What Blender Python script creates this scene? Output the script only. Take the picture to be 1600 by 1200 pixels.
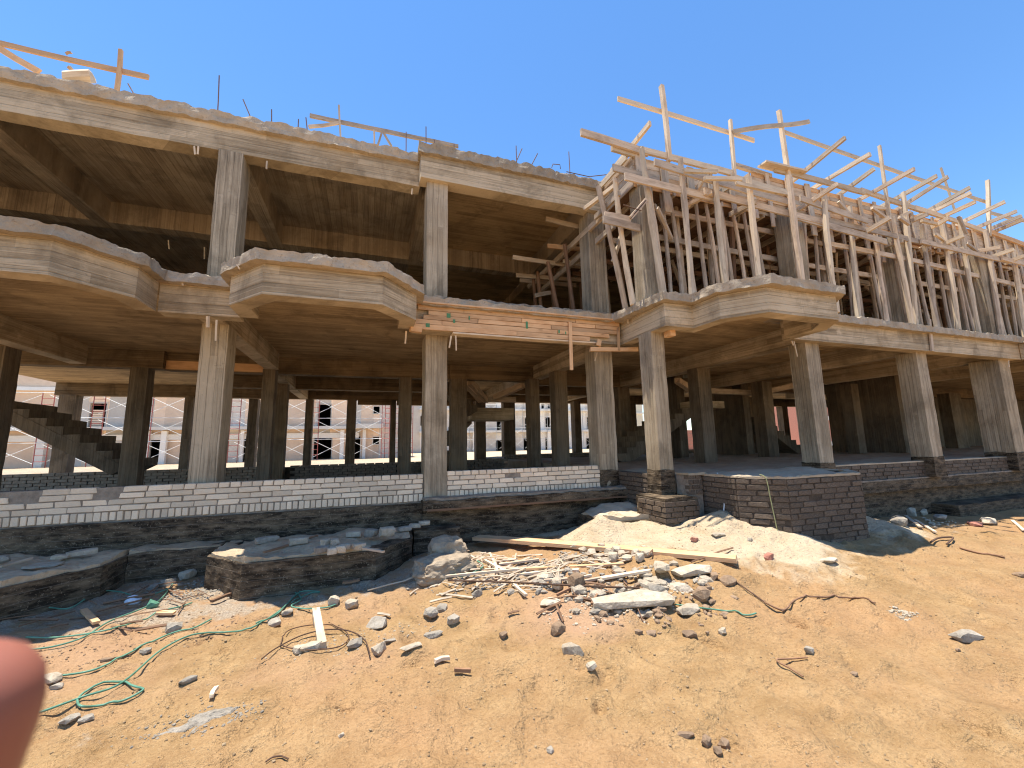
import bpy, bmesh, math, random
import numpy as np
from mathutils import Vector, Matrix, noise as mnoise

random.seed(7)
for _o in list(bpy.data.objects):
    bpy.data.objects.remove(_o)
scene = bpy.context.scene
COL = scene.collection

# ---------------------------------------------------------------- camera
YAW, PITCH, ROLL = math.radians(19.3053), math.radians(8.3843), math.radians(-1.147)
EYE = Vector((0, 0, 1.6))
fw = Vector((math.sin(YAW)*math.cos(PITCH), math.cos(YAW)*math.cos(PITCH), math.sin(PITCH)))
rt = Vector((math.cos(YAW), -math.sin(YAW), 0))
up = rt.cross(fw)
rt, up = rt*math.cos(ROLL) + up*math.sin(ROLL), up*math.cos(ROLL) - rt*math.sin(ROLL)
cam_data = bpy.data.cameras.new('camera')
cam = bpy.data.objects.new('camera', cam_data)
COL.objects.link(cam)
cam.matrix_world = Matrix(((rt.x, up.x, -fw.x, EYE.x), (rt.y, up.y, -fw.y, EYE.y), (rt.z, up.z, -fw.z, EYE.z), (0, 0, 0, 1)))
cam_data.sensor_width = 36
cam_data.lens = 36*641.32/1600
cam_data.clip_start = 0.005
cam_data.clip_end = 3000
cam_data.dof.use_dof = True
cam_data.dof.focus_distance = 6.0
cam_data.dof.aperture_fstop = 13.0
scene.camera = cam

# ---------------------------------------------------------------- sky, sun, exposure
SUN_DIR = Vector((0.14, -0.09, -1.0)).normalized()      # the way the light travels
world = bpy.data.worlds.new('World')
scene.world = world
world.use_nodes = True
wn = world.node_tree
sky = wn.nodes.new('ShaderNodeTexSky')
sky.sky_type = 'NISHITA'
sky.sun_disc = False
sky.sun_elevation = math.asin(-SUN_DIR.z)
sky.sun_rotation = math.atan2(-SUN_DIR.x, -SUN_DIR.y)
sky.altitude = 100
sky.air_density = 1.0
sky.dust_density = 0.0
sky.ozone_density = 3.0
bg = wn.nodes['Background']
bg.inputs['Strength'].default_value = 0.125
hs = wn.nodes.new('ShaderNodeHueSaturation')            # the phone's vivid rendering of the blue, the same all over the sky
hs.inputs['Saturation'].default_value = 1.17
wn.links.new(sky.outputs[0], hs.inputs['Color'])
wn.links.new(hs.outputs[0], bg.inputs['Color'])
sun_data = bpy.data.lights.new('sun', 'SUN')
sun_data.energy = 4.3
sun_data.angle = math.radians(0.5)
sun_data.color = (1.0, 0.94, 0.84)
sun = bpy.data.objects.new('sun', sun_data)
COL.objects.link(sun)
sun.rotation_euler = SUN_DIR.to_track_quat('-Z', 'Y').to_euler()
scene.view_settings.view_transform = 'Standard'
scene.view_settings.look = 'None'
scene.view_settings.exposure = 1.08
scene.view_settings.gamma = 1
scene.view_settings.use_curve_mapping = False
scene.cycles.max_bounces = 8
scene.cycles.diffuse_bounces = 5
scene.cycles.use_denoising = True
scene.cycles.filter_width = 1.15

# ---------------------------------------------------------------- materials
MATS = {}
def new_mat(name, rough=0.9):
    m = bpy.data.materials.new(name)
    m.use_nodes = True
    nt = m.node_tree
    b = nt.nodes['Principled BSDF']
    b.inputs['Roughness'].default_value = rough
    b.inputs['Specular IOR Level'].default_value = 0.25
    MATS[name] = m
    return m, nt, b
class N:
    """small helper that writes shader nodes as expressions"""
    def __init__(s, nt): s.nt = nt
    def node(s, t, **kw):
        n = s.nt.nodes.new(t)
        for k, v in kw.items(): setattr(n, k, v)
        return n
    def link(s, a, b): s.nt.links.new(a, b)
    def put(s, sock, v):
        if hasattr(v, 'is_output'): s.link(v, sock)
        else: sock.default_value = v
    def obj(s): return s.node('ShaderNodeTexCoord').outputs['Object']
    def sep(s, v):
        n = s.node('ShaderNodeSeparateXYZ'); s.link(v, n.inputs[0]); return n.outputs
    def comb(s, x, y, z):
        n = s.node('ShaderNodeCombineXYZ')
        for i, v in enumerate((x, y, z)): s.put(n.inputs[i], v)
        return n.outputs[0]
    def m(s, op, a, b=0.0, c=0.0):
        n = s.node('ShaderNodeMath', operation=op)
        for i, v in enumerate((a, b, c)): s.put(n.inputs[i], v)
        return n.outputs[0]
    def map(s, v, sc, loc=(0, 0, 0)):
        n = s.node('ShaderNodeMapping'); s.link(v, n.inputs['Vector'])
        n.inputs['Scale'].default_value = sc; n.inputs['Location'].default_value = loc
        return n.outputs[0]
    def noise(s, v, scale, detail=4, rough=0.55, dist=0.0):
        n = s.node('ShaderNodeTexNoise'); s.link(v, n.inputs['Vector'])
        n.inputs['Scale'].default_value = scale; n.inputs['Detail'].default_value = detail
        n.inputs['Roughness'].default_value = rough; n.inputs['Distortion'].default_value = dist
        return n.outputs['Fac']
    def white(s, v):
        n = s.node('ShaderNodeTexWhiteNoise', noise_dimensions='3D'); s.link(v, n.inputs['Vector'])
        return n.outputs['Value']
    def vor(s, v, scale, feat='F1'):
        n = s.node('ShaderNodeTexVoronoi', feature=feat); s.link(v, n.inputs['Vector'])
        n.inputs['Scale'].default_value = scale
        return n.outputs['Distance']
    def ramp(s, v, stops):
        n = s.node('ShaderNodeValToRGB'); s.link(v, n.inputs[0])
        e = n.color_ramp.elements
        while len(e) < len(stops): e.new(0.5)
        for el, (p, c) in zip(e, stops):
            el.position = p; el.color = (c, c, c, 1) if isinstance(c, (int, float)) else (*c, 1)
        return n.outputs[0]
    def mix(s, f, a, b, mode='MIX'):
        n = s.node('ShaderNodeMix', data_type='RGBA', blend_type=mode)
        s.put(n.inputs[0], f)
        s.put(n.inputs[6], (*a, 1) if isinstance(a, tuple) else a)
        s.put(n.inputs[7], (*b, 1) if isinstance(b, tuple) else b)
        return n.outputs[2]
    def bump(s, h, dist, strength=1.0):
        n = s.node('ShaderNodeBump'); s.link(h, n.inputs['Height'])
        n.inputs['Distance'].default_value = dist; n.inputs['Strength'].default_value = strength
        return n.outputs[0]
    def rand(s): return s.node('ShaderNodeObjectInfo').outputs['Random']
    def attr(s, a): return s.node('ShaderNodeAttribute', attribute_name=a).outputs['Fac']

def concrete(name, kind, dark, light, board=0.11, tint=(0.34, 0.23, 0.12)):
    """board-marked concrete; kind says which way the shuttering boards ran"""
    m, nt, b = new_mat(name, 0.92)
    n = N(nt); o = n.obj(); x, y, z = n.sep(o)
    if kind == 'H': ac, al = z, n.m('MULTIPLY_ADD', y, 0.7, x)
    elif kind == 'CX': ac, al = y, x
    elif kind == 'CY': ac, al = x, y
    else: ac, al = n.m('ADD', x, n.m('MULTIPLY', y, 1.37)), z
    wob = n.noise(n.map(o, (0.9, 0.9, 0.9)), 1.3, 2)
    ac2 = n.m('MULTIPLY_ADD', wob, 0.03, ac)
    u = n.m('DIVIDE', ac2, board)
    row = n.m('FLOOR', u); fr = n.m('FRACT', u)
    cell = n.m('FLOOR', n.m('MULTIPLY_ADD', n.white(n.comb(row, 3.1, 7.7)), 2.0, n.m('DIVIDE', al, 2.3)))
    per = n.white(n.comb(row, cell, 1.5))
    st = n.noise(n.comb(n.m('MULTIPLY', ac, 38.0), n.m('MULTIPLY', al, 1.1), n.m('MULTIPLY', row, 0.37)), 1.0, 5, 0.65)
    st2 = n.noise(n.comb(n.m('MULTIPLY', ac, 120.0), n.m('MULTIPLY', al, 2.6), n.m('MULTIPLY', row, 0.71)), 1.0, 4, 0.7)
    blot = n.noise(o, 1.1, 5, 0.6)
    fine = n.noise(o, 45, 3, 0.6)
    f = n.m('ADD', n.m('ADD', n.m('MULTIPLY', st, 0.42), n.m('MULTIPLY', st2, 0.28)), n.m('ADD', n.m('MULTIPLY', per, 0.12), n.m('MULTIPLY', blot, 0.38)))
    col = n.mix(n.ramp(f, [(0.46, 0.0), (0.67, 1.0)]), dark, light)
    line = n.ramp(fr, [(0.0, 1.0), (0.05, 0.0), (0.95, 0.0), (1.0, 1.0)])
    col = n.mix(n.m('MULTIPLY', line, n.m('MULTIPLY', per, 0.42)), col, tuple(v*0.45 for v in dark))
    # earth-brown and pale lime stains
    col = n.mix(n.m('MULTIPLY', n.ramp(n.noise(o, 0.7, 4, 0.6, 0.4), [(0.48, 0.0), (0.75, 1.0)]), 0.45), col, tint)
    col = n.mix(n.m('MULTIPLY', n.ramp(n.noise(n.map(o, (1, 1, 1), (9, 4, 2)), 2.4, 6, 0.7), [(0.60, 0.0), (0.70, 1.0)]), 0.40), col, tuple(min(1, v*1.35) for v in light))
    col = n.mix(n.m('MULTIPLY', n.ramp(n.noise(o, 19, 3, 0.7), [(0.62, 0.0), (0.74, 1.0)]), 0.35), col, tuple(v*0.5 for v in dark))
    col = n.mix(n.m('MULTIPLY', n.ramp(n.noise(n.map(o, (1, 1, 0.6), (3, 1, 7)), 1.9, 7, 0.68, 0.6), [(0.50, 0.0), (0.66, 1.0)]), 0.50), col, tuple(v*0.62 for v in dark))
    n.link(col, b.inputs['Base Color'])
    h = n.m('SUBTRACT', n.m('ADD', n.m('ADD', n.m('MULTIPLY', st, 0.7), n.m('MULTIPLY', st2, 0.35)), n.m('ADD', n.m('MULTIPLY', per, 0.5), n.m('MULTIPLY', fine, 0.35))), n.m('MULTIPLY', line, 0.5))
    n.link(n.bump(h, 0.010, 1.0), b.inputs['Normal'])
    return m
concrete('concrete_beam', 'H', (0.24, 0.180, 0.110), (0.62, 0.495, 0.335))
concrete('concrete_ceiling_x', 'CX', (0.23, 0.152, 0.076), (0.56, 0.395, 0.215))
concrete('concrete_ceiling_y', 'CY', (0.20, 0.152, 0.105), (0.46, 0.37, 0.265))
concrete('concrete_column', 'V', (0.205, 0.160, 0.106), (0.50, 0.405, 0.285), 0.09)
concrete('concrete_shaded', 'V', (0.085, 0.066, 0.045), (0.21, 0.165, 0.115), 0.09)  # column concrete darkened all over, the interior shade put into its colour
concrete('concrete_beam_shaded', 'H', (0.10, 0.070, 0.040), (0.25, 0.18, 0.105))  # darker copy of the beam concrete, with the shade deep inside painted in

def rough_mat(name, a, b_, scale=6, bump=0.01, bscale=40, rough=0.95, spots=None):
    m, nt, b = new_mat(name, rough)
    n = N(nt); o = n.obj()
    f = n.noise(o, scale, 6, 0.65)
    col = n.mix(n.ramp(f, [(0.3, 0.0), (0.7, 1.0)]), a, b_)
    if spots:
        col = n.mix(n.m('MULTIPLY', n.ramp(n.noise(o, scale*5, 3, 0.6), [(0.6, 0.0), (0.68, 1.0)]), 0.6), col, spots)
    r = n.rand()
    col = n.mix(1.0, col, n.ramp(r, [(0.0, 0.78), (1.0, 1.12)]), 'MULTIPLY')
    n.link(col, b.inputs['Base Color'])
    n.link(n.bump(n.m('ADD', n.noise(o, bscale, 4, 0.7), n.m('MULTIPLY', n.vor(o, bscale*0.7), 0.4)), bump, 0.8), b.inputs['Normal'])
    return m
rough_mat('slab_lip', (0.35, 0.275, 0.19), (0.55, 0.45, 0.33), 5, 0.012, 30, spots=(0.27, 0.21, 0.15))
rough_mat('white_brick', (0.80, 0.615, 0.43), (0.95, 0.78, 0.57), 9, 0.004, 70, spots=(0.42, 0.34, 0.27))
rough_mat('brown_brick', (0.26, 0.17, 0.09), (0.40, 0.28, 0.16), 9, 0.004, 70)
rough_mat('mortar', (0.20, 0.16, 0.12), (0.36, 0.30, 0.235), 14, 0.010, 60)
rough_mat('dark_brick', (0.075, 0.055, 0.040), (0.20, 0.148, 0.105), 7, 0.006, 60, 0.75, spots=(0.19, 0.14, 0.10))
rough_mat('dark_mortar', (0.035, 0.026, 0.019), (0.10, 0.075, 0.054), 12, 0.008, 60, 0.8)
rough_mat('rubble_white', (0.36, 0.29, 0.205), (0.58, 0.49, 0.37), 14, 0.012, 60, spots=(0.25, 0.20, 0.14))
rough_mat('rubble_grey', (0.25, 0.21, 0.16), (0.44, 0.385, 0.31), 16, 0.014, 70, spots=(0.44, 0.41, 0.36))
rough_mat('rubble_brown', (0.20, 0.13, 0.08), (0.34, 0.235, 0.15), 14, 0.014, 60)
rough_mat('rubble_red', (0.36, 0.14, 0.095), (0.52, 0.25, 0.18), 14, 0.008, 60)
rough_mat('earth_clod', (0.34, 0.26, 0.18), (0.50, 0.40, 0.285), 9, 0.03, 30)
rough_mat('fill_sand', (0.36, 0.265, 0.165), (0.55, 0.425, 0.285), 4, 0.03, 26, spots=(0.20, 0.18, 0.15))
rough_mat('floor_sand', (0.38, 0.30, 0.205), (0.54, 0.44, 0.315), 3, 0.03, 18)
rough_mat('pebbles', (0.22, 0.14, 0.07), (0.48, 0.35, 0.21), 30, 0.003, 200)
rough_mat('bag_plastic', (0.62, 0.64, 0.70), (0.75, 0.76, 0.80), 10, 0.01, 30, 0.5)
rough_mat('green_plastic', (0.05, 0.15, 0.095), (0.16, 0.34, 0.235), 8, 0.001, 50, 0.45)
rough_mat('olive_cable', (0.22, 0.22, 0.10), (0.36, 0.36, 0.18), 20, 0.002, 120, 0.6)
rough_mat('rusty_steel', (0.07, 0.038, 0.024), (0.15, 0.085, 0.052), 20, 0.002, 120, 0.75)
rough_mat('bar_steel', (0.17, 0.105, 0.085), (0.26, 0.17, 0.14), 20, 0.002, 120, 0.7)
rough_mat('red_frame', (0.33, 0.085, 0.07), (0.45, 0.14, 0.11), 10, 0.001, 50, 0.55)
rough_mat('pale_pipe', (0.55, 0.55, 0.54), (0.70, 0.70, 0.68), 10, 0.001, 50, 0.45)
rough_mat('render_pink', (0.80, 0.57, 0.39), (0.90, 0.68, 0.49), 1.2, 0.01, 20)
rough_mat('render_grey', (0.58, 0.50, 0.41), (0.72, 0.64, 0.54), 0.8, 0.01, 20)
rough_mat('render_white', (0.78, 0.71, 0.61), (0.88, 0.82, 0.73), 0.8, 0.01, 20)
rough_mat('cream_wall', (0.60, 0.52, 0.38), (0.70, 0.62, 0.47), 0.8, 0.01, 20)
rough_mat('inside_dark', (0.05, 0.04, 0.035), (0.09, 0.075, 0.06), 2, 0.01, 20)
rough_mat('red_cloth', (0.22, 0.015, 0.025), (0.30, 0.03, 0.04), 8, 0.01, 20)

def bitumen(name, board):
    m, nt, b = new_mat(name, 0.8)
    b.inputs['Specular IOR Level'].default_value = 0.12
    n = N(nt); o = n.obj(); x, y, z = n.sep(o)
    dust = n.ramp(n.noise(n.map(o, (2, 2, 7)), 2.2, 6, 0.7), [(0.40, 0.0), (0.66, 1.0)])
    col = n.mix(dust, (0.028, 0.020, 0.013), (0.20, 0.145, 0.092))
    spk = n.ramp(n.noise(o, 55, 2, 0.5), [(0.62, 0.0), (0.70, 1.0)])
    col = n.mix(n.m('MULTIPLY', spk, 0.5), col, (0.38, 0.30, 0.21))
    u = n.m('DIVIDE', n.m('MULTIPLY_ADD', n.noise(o, 1.4, 2), 0.012, z), board)
    row = n.m('FLOOR', u); fr = n.m('FRACT', u)
    brk = n.ramp(n.noise(n.comb(x, y, row), 1.7, 4, 0.7), [(0.38, 0.0), (0.50, 1.0)])
    line = n.m('MULTIPLY', n.ramp(fr, [(0.0, 1.0), (0.09, 0.0), (0.96, 0.0), (1.0, 1.0)]), brk)
    col = n.mix(n.m('MULTIPLY', line, 0.7), col, (0.26, 0.20, 0.145))
    n.link(col, b.inputs['Base Color'])
    n.link(n.ramp(dust, [(0.0, 0.65), (1.0, 0.95)]), b.inputs['Roughness'])
    n.link(n.bump(n.m('ADD', n.m('MULTIPLY', line, 0.8), n.noise(o, 32, 5, 0.7)), 0.012, 0.8), b.inputs['Normal'])
bitumen('bitumen', 0.085)

def timber_mat(name, dark, mid, light):
    m, nt, b = new_mat(name, 0.85)
    n = N(nt); o = n.obj(); r = n.rand()
    shift = n.comb(n.m('MULTIPLY', r, 37.0), n.m('MULTIPLY', r, 91.0), n.m('MULTIPLY', r, 53.0))
    v = n.node('ShaderNodeVectorMath', operation='ADD'); n.link(o, v.inputs[0]); n.link(shift, v.inputs[1])
    g = n.noise(n.map(v.outputs[0], (1.6, 55, 55)), 1.0, 5, 0.65, 0.3)
    st = n.noise(n.map(v.outputs[0], (2.0, 6, 6)), 1.5, 4, 0.6)
    col = n.mix(n.ramp(g, [(0.3, 0.0), (0.7, 1.0)]), mid, light)
    col = n.mix(n.m('MULTIPLY', n.ramp(st, [(0.45, 0.0), (0.7, 1.0)]), 0.65), col, dark)
    knot = n.ramp(n.vor(n.map(v.outputs[0], (2.2, 9, 9)), 1.0), [(0.06, 1.0), (0.13, 0.0)])
    col = n.mix(n.m('MULTIPLY', knot, 0.6), col, tuple(k*0.6 for k in dark))
    col = n.mix(1.0, col, n.ramp(r, [(0.0, (0.72, 0.70, 0.68)), (0.5, (0.95, 0.92, 0.88)), (1.0, (1.15, 1.08, 1.0))]), 'MULTIPLY')
    n.link(col, b.inputs['Base Color'])
    n.link(n.bump(g, 0.004, 0.7), b.inputs['Normal'])
timber_mat('timber', (0.28, 0.205, 0.145), (0.50, 0.39, 0.285), (0.70, 0.58, 0.45))
timber_mat('timber_pale', (0.44, 0.335, 0.23), (0.62, 0.50, 0.36), (0.78, 0.66, 0.50))
timber_mat('timber_fresh', (0.46, 0.25, 0.12), (0.66, 0.41, 0.22), (0.76, 0.52, 0.31))
timber_mat('timber_dark', (0.11, 0.06, 0.035), (0.22, 0.125, 0.075), (0.30, 0.18, 0.11))

# green paint marks
m_, nt_, b_ = new_mat('green_paint', 0.8); b_.inputs['Base Color'].default_value = (0.10, 0.26, 0.13, 1)

def skin_mat():
    m, nt, b = new_mat('skin', 0.5)
    n = N(nt); o = n.obj()
    col = n.mix(n.noise(o, 60, 3), (0.23, 0.078, 0.050), (0.33, 0.125, 0.085))
    n.link(col, b.inputs['Base Color'])
    b.inputs['Subsurface Weight'].default_value = 0.1
    b.inputs['Subsurface Radius'].default_value = (0.004, 0.0015, 0.001)
    b.inputs['Subsurface Scale'].default_value = 1.0
skin_mat()

def sand_mat():
    m, nt, b = new_mat('sand', 0.95)
    n = N(nt); o = n.obj()
    big = n.noise(o, 0.55, 5, 0.6); mid = n.noise(o, 3.5, 6, 0.65); fine = n.noise(o, 45, 4, 0.7)
    col = n.mix(n.ramp(mid, [(0.30, 0.0), (0.70, 1.0)]), (0.30, 0.178, 0.074), (0.47, 0.303, 0.144))
    col = n.mix(n.m('MULTIPLY', n.ramp(big, [(0.42, 0.0), (0.62, 1.0)]), 0.55), col, (0.44, 0.250, 0.122))
    col = n.mix(n.m('MULTIPLY', n.ramp(fine, [(0.32, 1.0), (0.52, 0.0)]), 0.45), col, (0.20, 0.110, 0.045))
    grit = n.ramp(n.noise(o, 120, 2, 0.6), [(0.64, 0.0), (0.70, 1.0)])
    col = n.mix(n.m('MULTIPLY', grit, 0.45), col, (0.60, 0.46, 0.28))
    dark = n.ramp(n.noise(n.map(o, (1, 1, 1), (5, 8, 1)), 95, 2, 0.6), [(0.66, 0.0), (0.72, 1.0)])
    col = n.mix(n.m('MULTIPLY', dark, 0.75), col, (0.16, 0.115, 0.075))
    pale = n.attr('pale')
    pc = n.mix(n.ramp(mid, [(0.3, 0.0), (0.7, 1.0)]), (0.46, 0.345, 0.215), (0.60, 0.475, 0.325))
    pc = n.mix(n.m('MULTIPLY', n.ramp(n.noise(o, 38, 2, 0.5), [(0.63, 0.0), (0.68, 1.0)]), 0.7), pc, (0.15, 0.12, 0.09))
    col = n.mix(n.ramp(n.m('MULTIPLY_ADD', n.m('SUBTRACT', mid, 0.5), 0.8, pale), [(0.35, 0.0), (0.60, 1.0)]), col, pc)
    pink = n.attr('pink')
    col = n.mix(n.ramp(n.m('MULTIPLY_ADD', n.m('SUBTRACT', big, 0.5), 1.2, pink), [(0.3, 0.0), (0.7, 0.75)]), col, (0.46, 0.285, 0.175))
    grav = n.attr('gravel')
    gc = n.mix(n.ramp(n.noise(o, 60, 3, 0.7), [(0.35, 0.0), (0.65, 1.0)]), (0.24, 0.185, 0.13), (0.50, 0.42, 0.32))
    col = n.mix(n.ramp(n.m('MULTIPLY_ADD', n.m('SUBTRACT', n.noise(o, 2.3, 6, 0.7), 0.5), 1.8, grav), [(0.42, 0.0), (0.62, 0.85)]), col, gc)
    n.link(col, b.inputs['Base Color'])
    h = n.m('ADD', n.m('MULTIPLY', mid, 0.8), n.m('ADD', n.m('MULTIPLY', fine, 0.35), n.m('MULTIPLY', n.noise(o, 13, 5, 0.65), 0.6)))
    n.link(n.bump(h, 0.075, 1.0), b.inputs['Normal'])
sand_mat()

# ---------------------------------------------------------------- object helpers
def tag(o, label=None, cat=None, group=None, kind=None):
    for k, v in (('label', label), ('category', cat), ('group', group), ('kind', kind)):
        if v: o[k] = v
    return o
def empty(name, loc, label=None, cat=None, group=None):
    o = bpy.data.objects.new(name, None)
    o.empty_display_size = 0.2
    o.location = loc
    COL.objects.link(o)
    return tag(o, label, cat, group, 'thing' if label else None)
def attach(o, parent):
    if parent is not None:
        o.parent = parent
        o.matrix_parent_inverse = world_inv(parent)
    return o
WINV = {}
def world_inv(p):
    if p.name not in WINV:
        m = Matrix.Identity(4); q = p; chain = []
        while q is not None: chain.append(q); q = q.parent
        for q in reversed(chain):
            m = m @ (q.matrix_parent_inverse if q.parent else Matrix.Identity(4)) @ q.matrix_basis
        WINV[p.name] = m.inverted()
    return WINV[p.name]
def link(name, me, mat, parent=None, mtx=None):
    o = bpy.data.objects.new(name, me)
    if mat is not None and not me.materials: me.materials.append(MATS[mat])
    COL.objects.link(o)
    if mtx is not None: o.matrix_basis = mtx
    return attach(o, parent)
def mesh(name, verts, faces, smooth=False):
    me = bpy.data.meshes.new(name)
    me.from_pydata(verts, [], faces)
    bm = bmesh.new(); bm.from_mesh(me); bmesh.ops.recalc_face_normals(bm, faces=bm.faces); bm.to_mesh(me); bm.free()
    if smooth:
        me.polygons.foreach_set('use_smooth', [True]*len(me.polygons))
    me.update()
    return me
class MB:
    def __init__(s): s.v = []; s.f = []
    def add(s, v, f):
        k = len(s.v); s.v += [tuple(p) for p in v]; s.f += [tuple(i+k for i in q) for q in f]
    def box(s, a, b):
        x0, y0, z0 = a; x1, y1, z1 = b
        s.add([(x0,y0,z0),(x1,y0,z0),(x1,y1,z0),(x0,y1,z0),(x0,y0,z1),(x1,y0,z1),(x1,y1,z1),(x0,y1,z1)],
              [(0,3,2,1),(4,5,6,7),(0,1,5,4),(1,2,6,5),(2,3,7,6),(3,0,4,7)])
    def tube(s, pts, r, n=6):
        pts = [Vector(p) for p in pts]; k = len(s.v)
        for i, p in enumerate(pts):
            t = (pts[min(i+1, len(pts)-1)] - pts[max(i-1, 0)]).normalized()
            a = t.orthogonal().normalized() if abs(t.z) > 0.95 else t.cross(Vector((0, 0, 1))).normalized()
            b = t.cross(a)
            for j in range(n):
                q = p + (a*math.cos(2*math.pi*j/n) + b*math.sin(2*math.pi*j/n))*r
                s.v.append(tuple(q))
        for i in range(len(pts)-1):
            for j in range(n):
                s.f.append((k+i*n+j, k+i*n+(j+1) % n, k+(i+1)*n+(j+1) % n, k+(i+1)*n+j))
        s.f.append(tuple(k+j for j in reversed(range(n))))
        s.f.append(tuple(k+(len(pts)-1)*n+j for j in range(n)))
    def build(s, name, mat, parent=None, smooth=False):
        return link(name, mesh(name, s.v, s.f, smooth), mat, parent)
def nz(p, s=1.0): return mnoise.noise(Vector(p)*s)
def solid(name, a, b, mat, parent=None, seg=0.2, jit=0.006, rag=0.0):
    """a cast box: subdivided, with slightly wandering faces and chipped edges"""
    a = Vector(a); b = Vector(b); d = b - a
    ns = [max(1, min(60, int(round(d[i]/seg)))) for i in range(3)]
    V = {}; verts = []; faces = []
    def vid(i, j, k):
        key = (i, j, k)
        if key not in V:
            p = Vector((a.x+d.x*i/ns[0], a.y+d.y*j/ns[1], a.z+d.z*k/ns[2]))
            ex = sum((i in (0, ns[0]), j in (0, ns[1]), k in (0, ns[2])))
            off = Vector((nz(p*2.1), nz(p*2.1+Vector((7, 0, 0))), nz(p*2.1+Vector((0, 9, 0)))))*jit
            off += Vector((nz(p*9), nz(p*9+Vector((3, 0, 0))), nz(p*9+Vector((0, 5, 0)))))*jit*0.7
            if ex >= 2:
                c = (a+b)/2 - p
                c = Vector((math.copysign(1, c.x) if i in (0, ns[0]) else 0, math.copysign(1, c.y) if j in (0, ns[1]) else 0, math.copysign(1, c.z) if k in (0, ns[2]) else 0))
                off += c*max(0, nz(p*7+Vector((1, 2, 3))))*jit*1.6
            if rag and k == ns[2]: off.z += nz(p*6)*rag
            verts.append(tuple(p+off)); V[key] = len(verts)-1
        return V[key]
    X, Y, Z = ns
    for i in range(X):
        for j in range(Y):
            faces.append((vid(i,j,0), vid(i,j+1,0), vid(i+1,j+1,0), vid(i+1,j,0)))
            faces.append((vid(i,j,Z), vid(i+1,j,Z), vid(i+1,j+1,Z), vid(i,j+1,Z)))
    for i in range(X):
        for k in range(Z):
            faces.append((vid(i,0,k), vid(i+1,0,k), vid(i+1,0,k+1), vid(i,0,k+1)))
            faces.append((vid(i,Y,k), vid(i,Y,k+1), vid(i+1,Y,k+1), vid(i+1,Y,k)))
    for j in range(Y):
        for k in range(Z):
            faces.append((vid(0,j,k), vid(0,j,k+1), vid(0,j+1,k+1), vid(0,j+1,k)))
            faces.append((vid(X,j,k), vid(X,j+1,k), vid(X,j+1,k+1), vid(X,j,k+1)))
    return link(name, mesh(name, verts, faces), mat, parent)
def timber(name, p0, p1, w, h, mat='timber', parent=None, warp=0.012, round_=False, seed=None):
    """one sawn or round timber from p0 to p1, a little warped and uneven; length along its own x"""
    rnd = random.Random(seed if seed is not None else random.random())
    p0 = Vector(p0); p1 = Vector(p1); L = (p1-p0).length
    ns = max(2, min(9, int(L/0.3)))
    sec = [(-.5,-.5), (.5,-.5), (.5,.5), (-.5,.5)]
    if round_: sec = [(0.55*math.cos(t*math.pi/3.5+0.3), 0.55*math.sin(t*math.pi/3.5+0.3)) for t in range(7)]
    m = len(sec); v = []; f = []
    ph = rnd.random()*100
    for i in range(ns+1):
        x = L*i/ns
        bend = math.sin(math.pi*i/ns)
        dy = warp*bend*math.sin(ph) + 0.35*warp*(rnd.random()-.5); dz = warp*bend*math.cos(ph*1.7) + 0.35*warp*(rnd.random()-.5)
        s = 1 + 0.10*(rnd.random()-.5) if not round_ else 1 + 0.22*(rnd.random()-.5) - 0.12*i/ns
        for (y, z) in sec:
            ex = 0.0
            if i in (0, ns): ex = (rnd.random()-.5)*min(w, h)*0.35
            v.append((x+ex, y*w*s+dy, z*h*s+dz))
    for i in range(ns):
        for j in range(m):
            f.append((i*m+j, i*m+(j+1) % m, (i+1)*m+(j+1) % m, (i+1)*m+j))
    f.append(tuple(reversed(range(m)))); f.append(tuple(ns*m+j for j in range(m)))
    d = (p1-p0).normalized()
    zax = Vector((0, 0, 1)) if abs(d.z) < 0.9 else Vector((0, 1, 0))
    yax = zax.cross(d).normalized(); zax = d.cross(yax)
    mt = Matrix(((d.x, yax.x, zax.x, p0.x), (d.y, yax.y, zax.y, p0.y), (d.z, yax.z, zax.z, p0.z), (0, 0, 0, 1)))
    return link(name, mesh(name, v, f), mat, parent, mt)
def offset_line(pts, d):
    """shift an open plan polyline to its right-hand side by d"""
    out = []
    for i, p in enumerate(pts):
        p = Vector(p); ns_ = []
        for a, b in ((i-1, i), (i, i+1)):
            if a >= 0 and b < len(pts):
                t = (Vector(pts[b]) - Vector(pts[a])).normalized(); ns_.append(Vector((t.y, -t.x)))
        n = sum(ns_, Vector((0, 0))) / len(ns_)
        n = n / max(0.3, n.length_squared)
        out.append(tuple(p + n*d))
    return out
def dense(pts, step):
    out = []
    for a, b in zip(pts, pts[1:]):
        a = Vector(a); b = Vector(b); k = max(1, int((b-a).length/step))
        out += [tuple(a.lerp(b, i/k)) for i in range(k)]
    return out + [tuple(pts[-1])]
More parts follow.
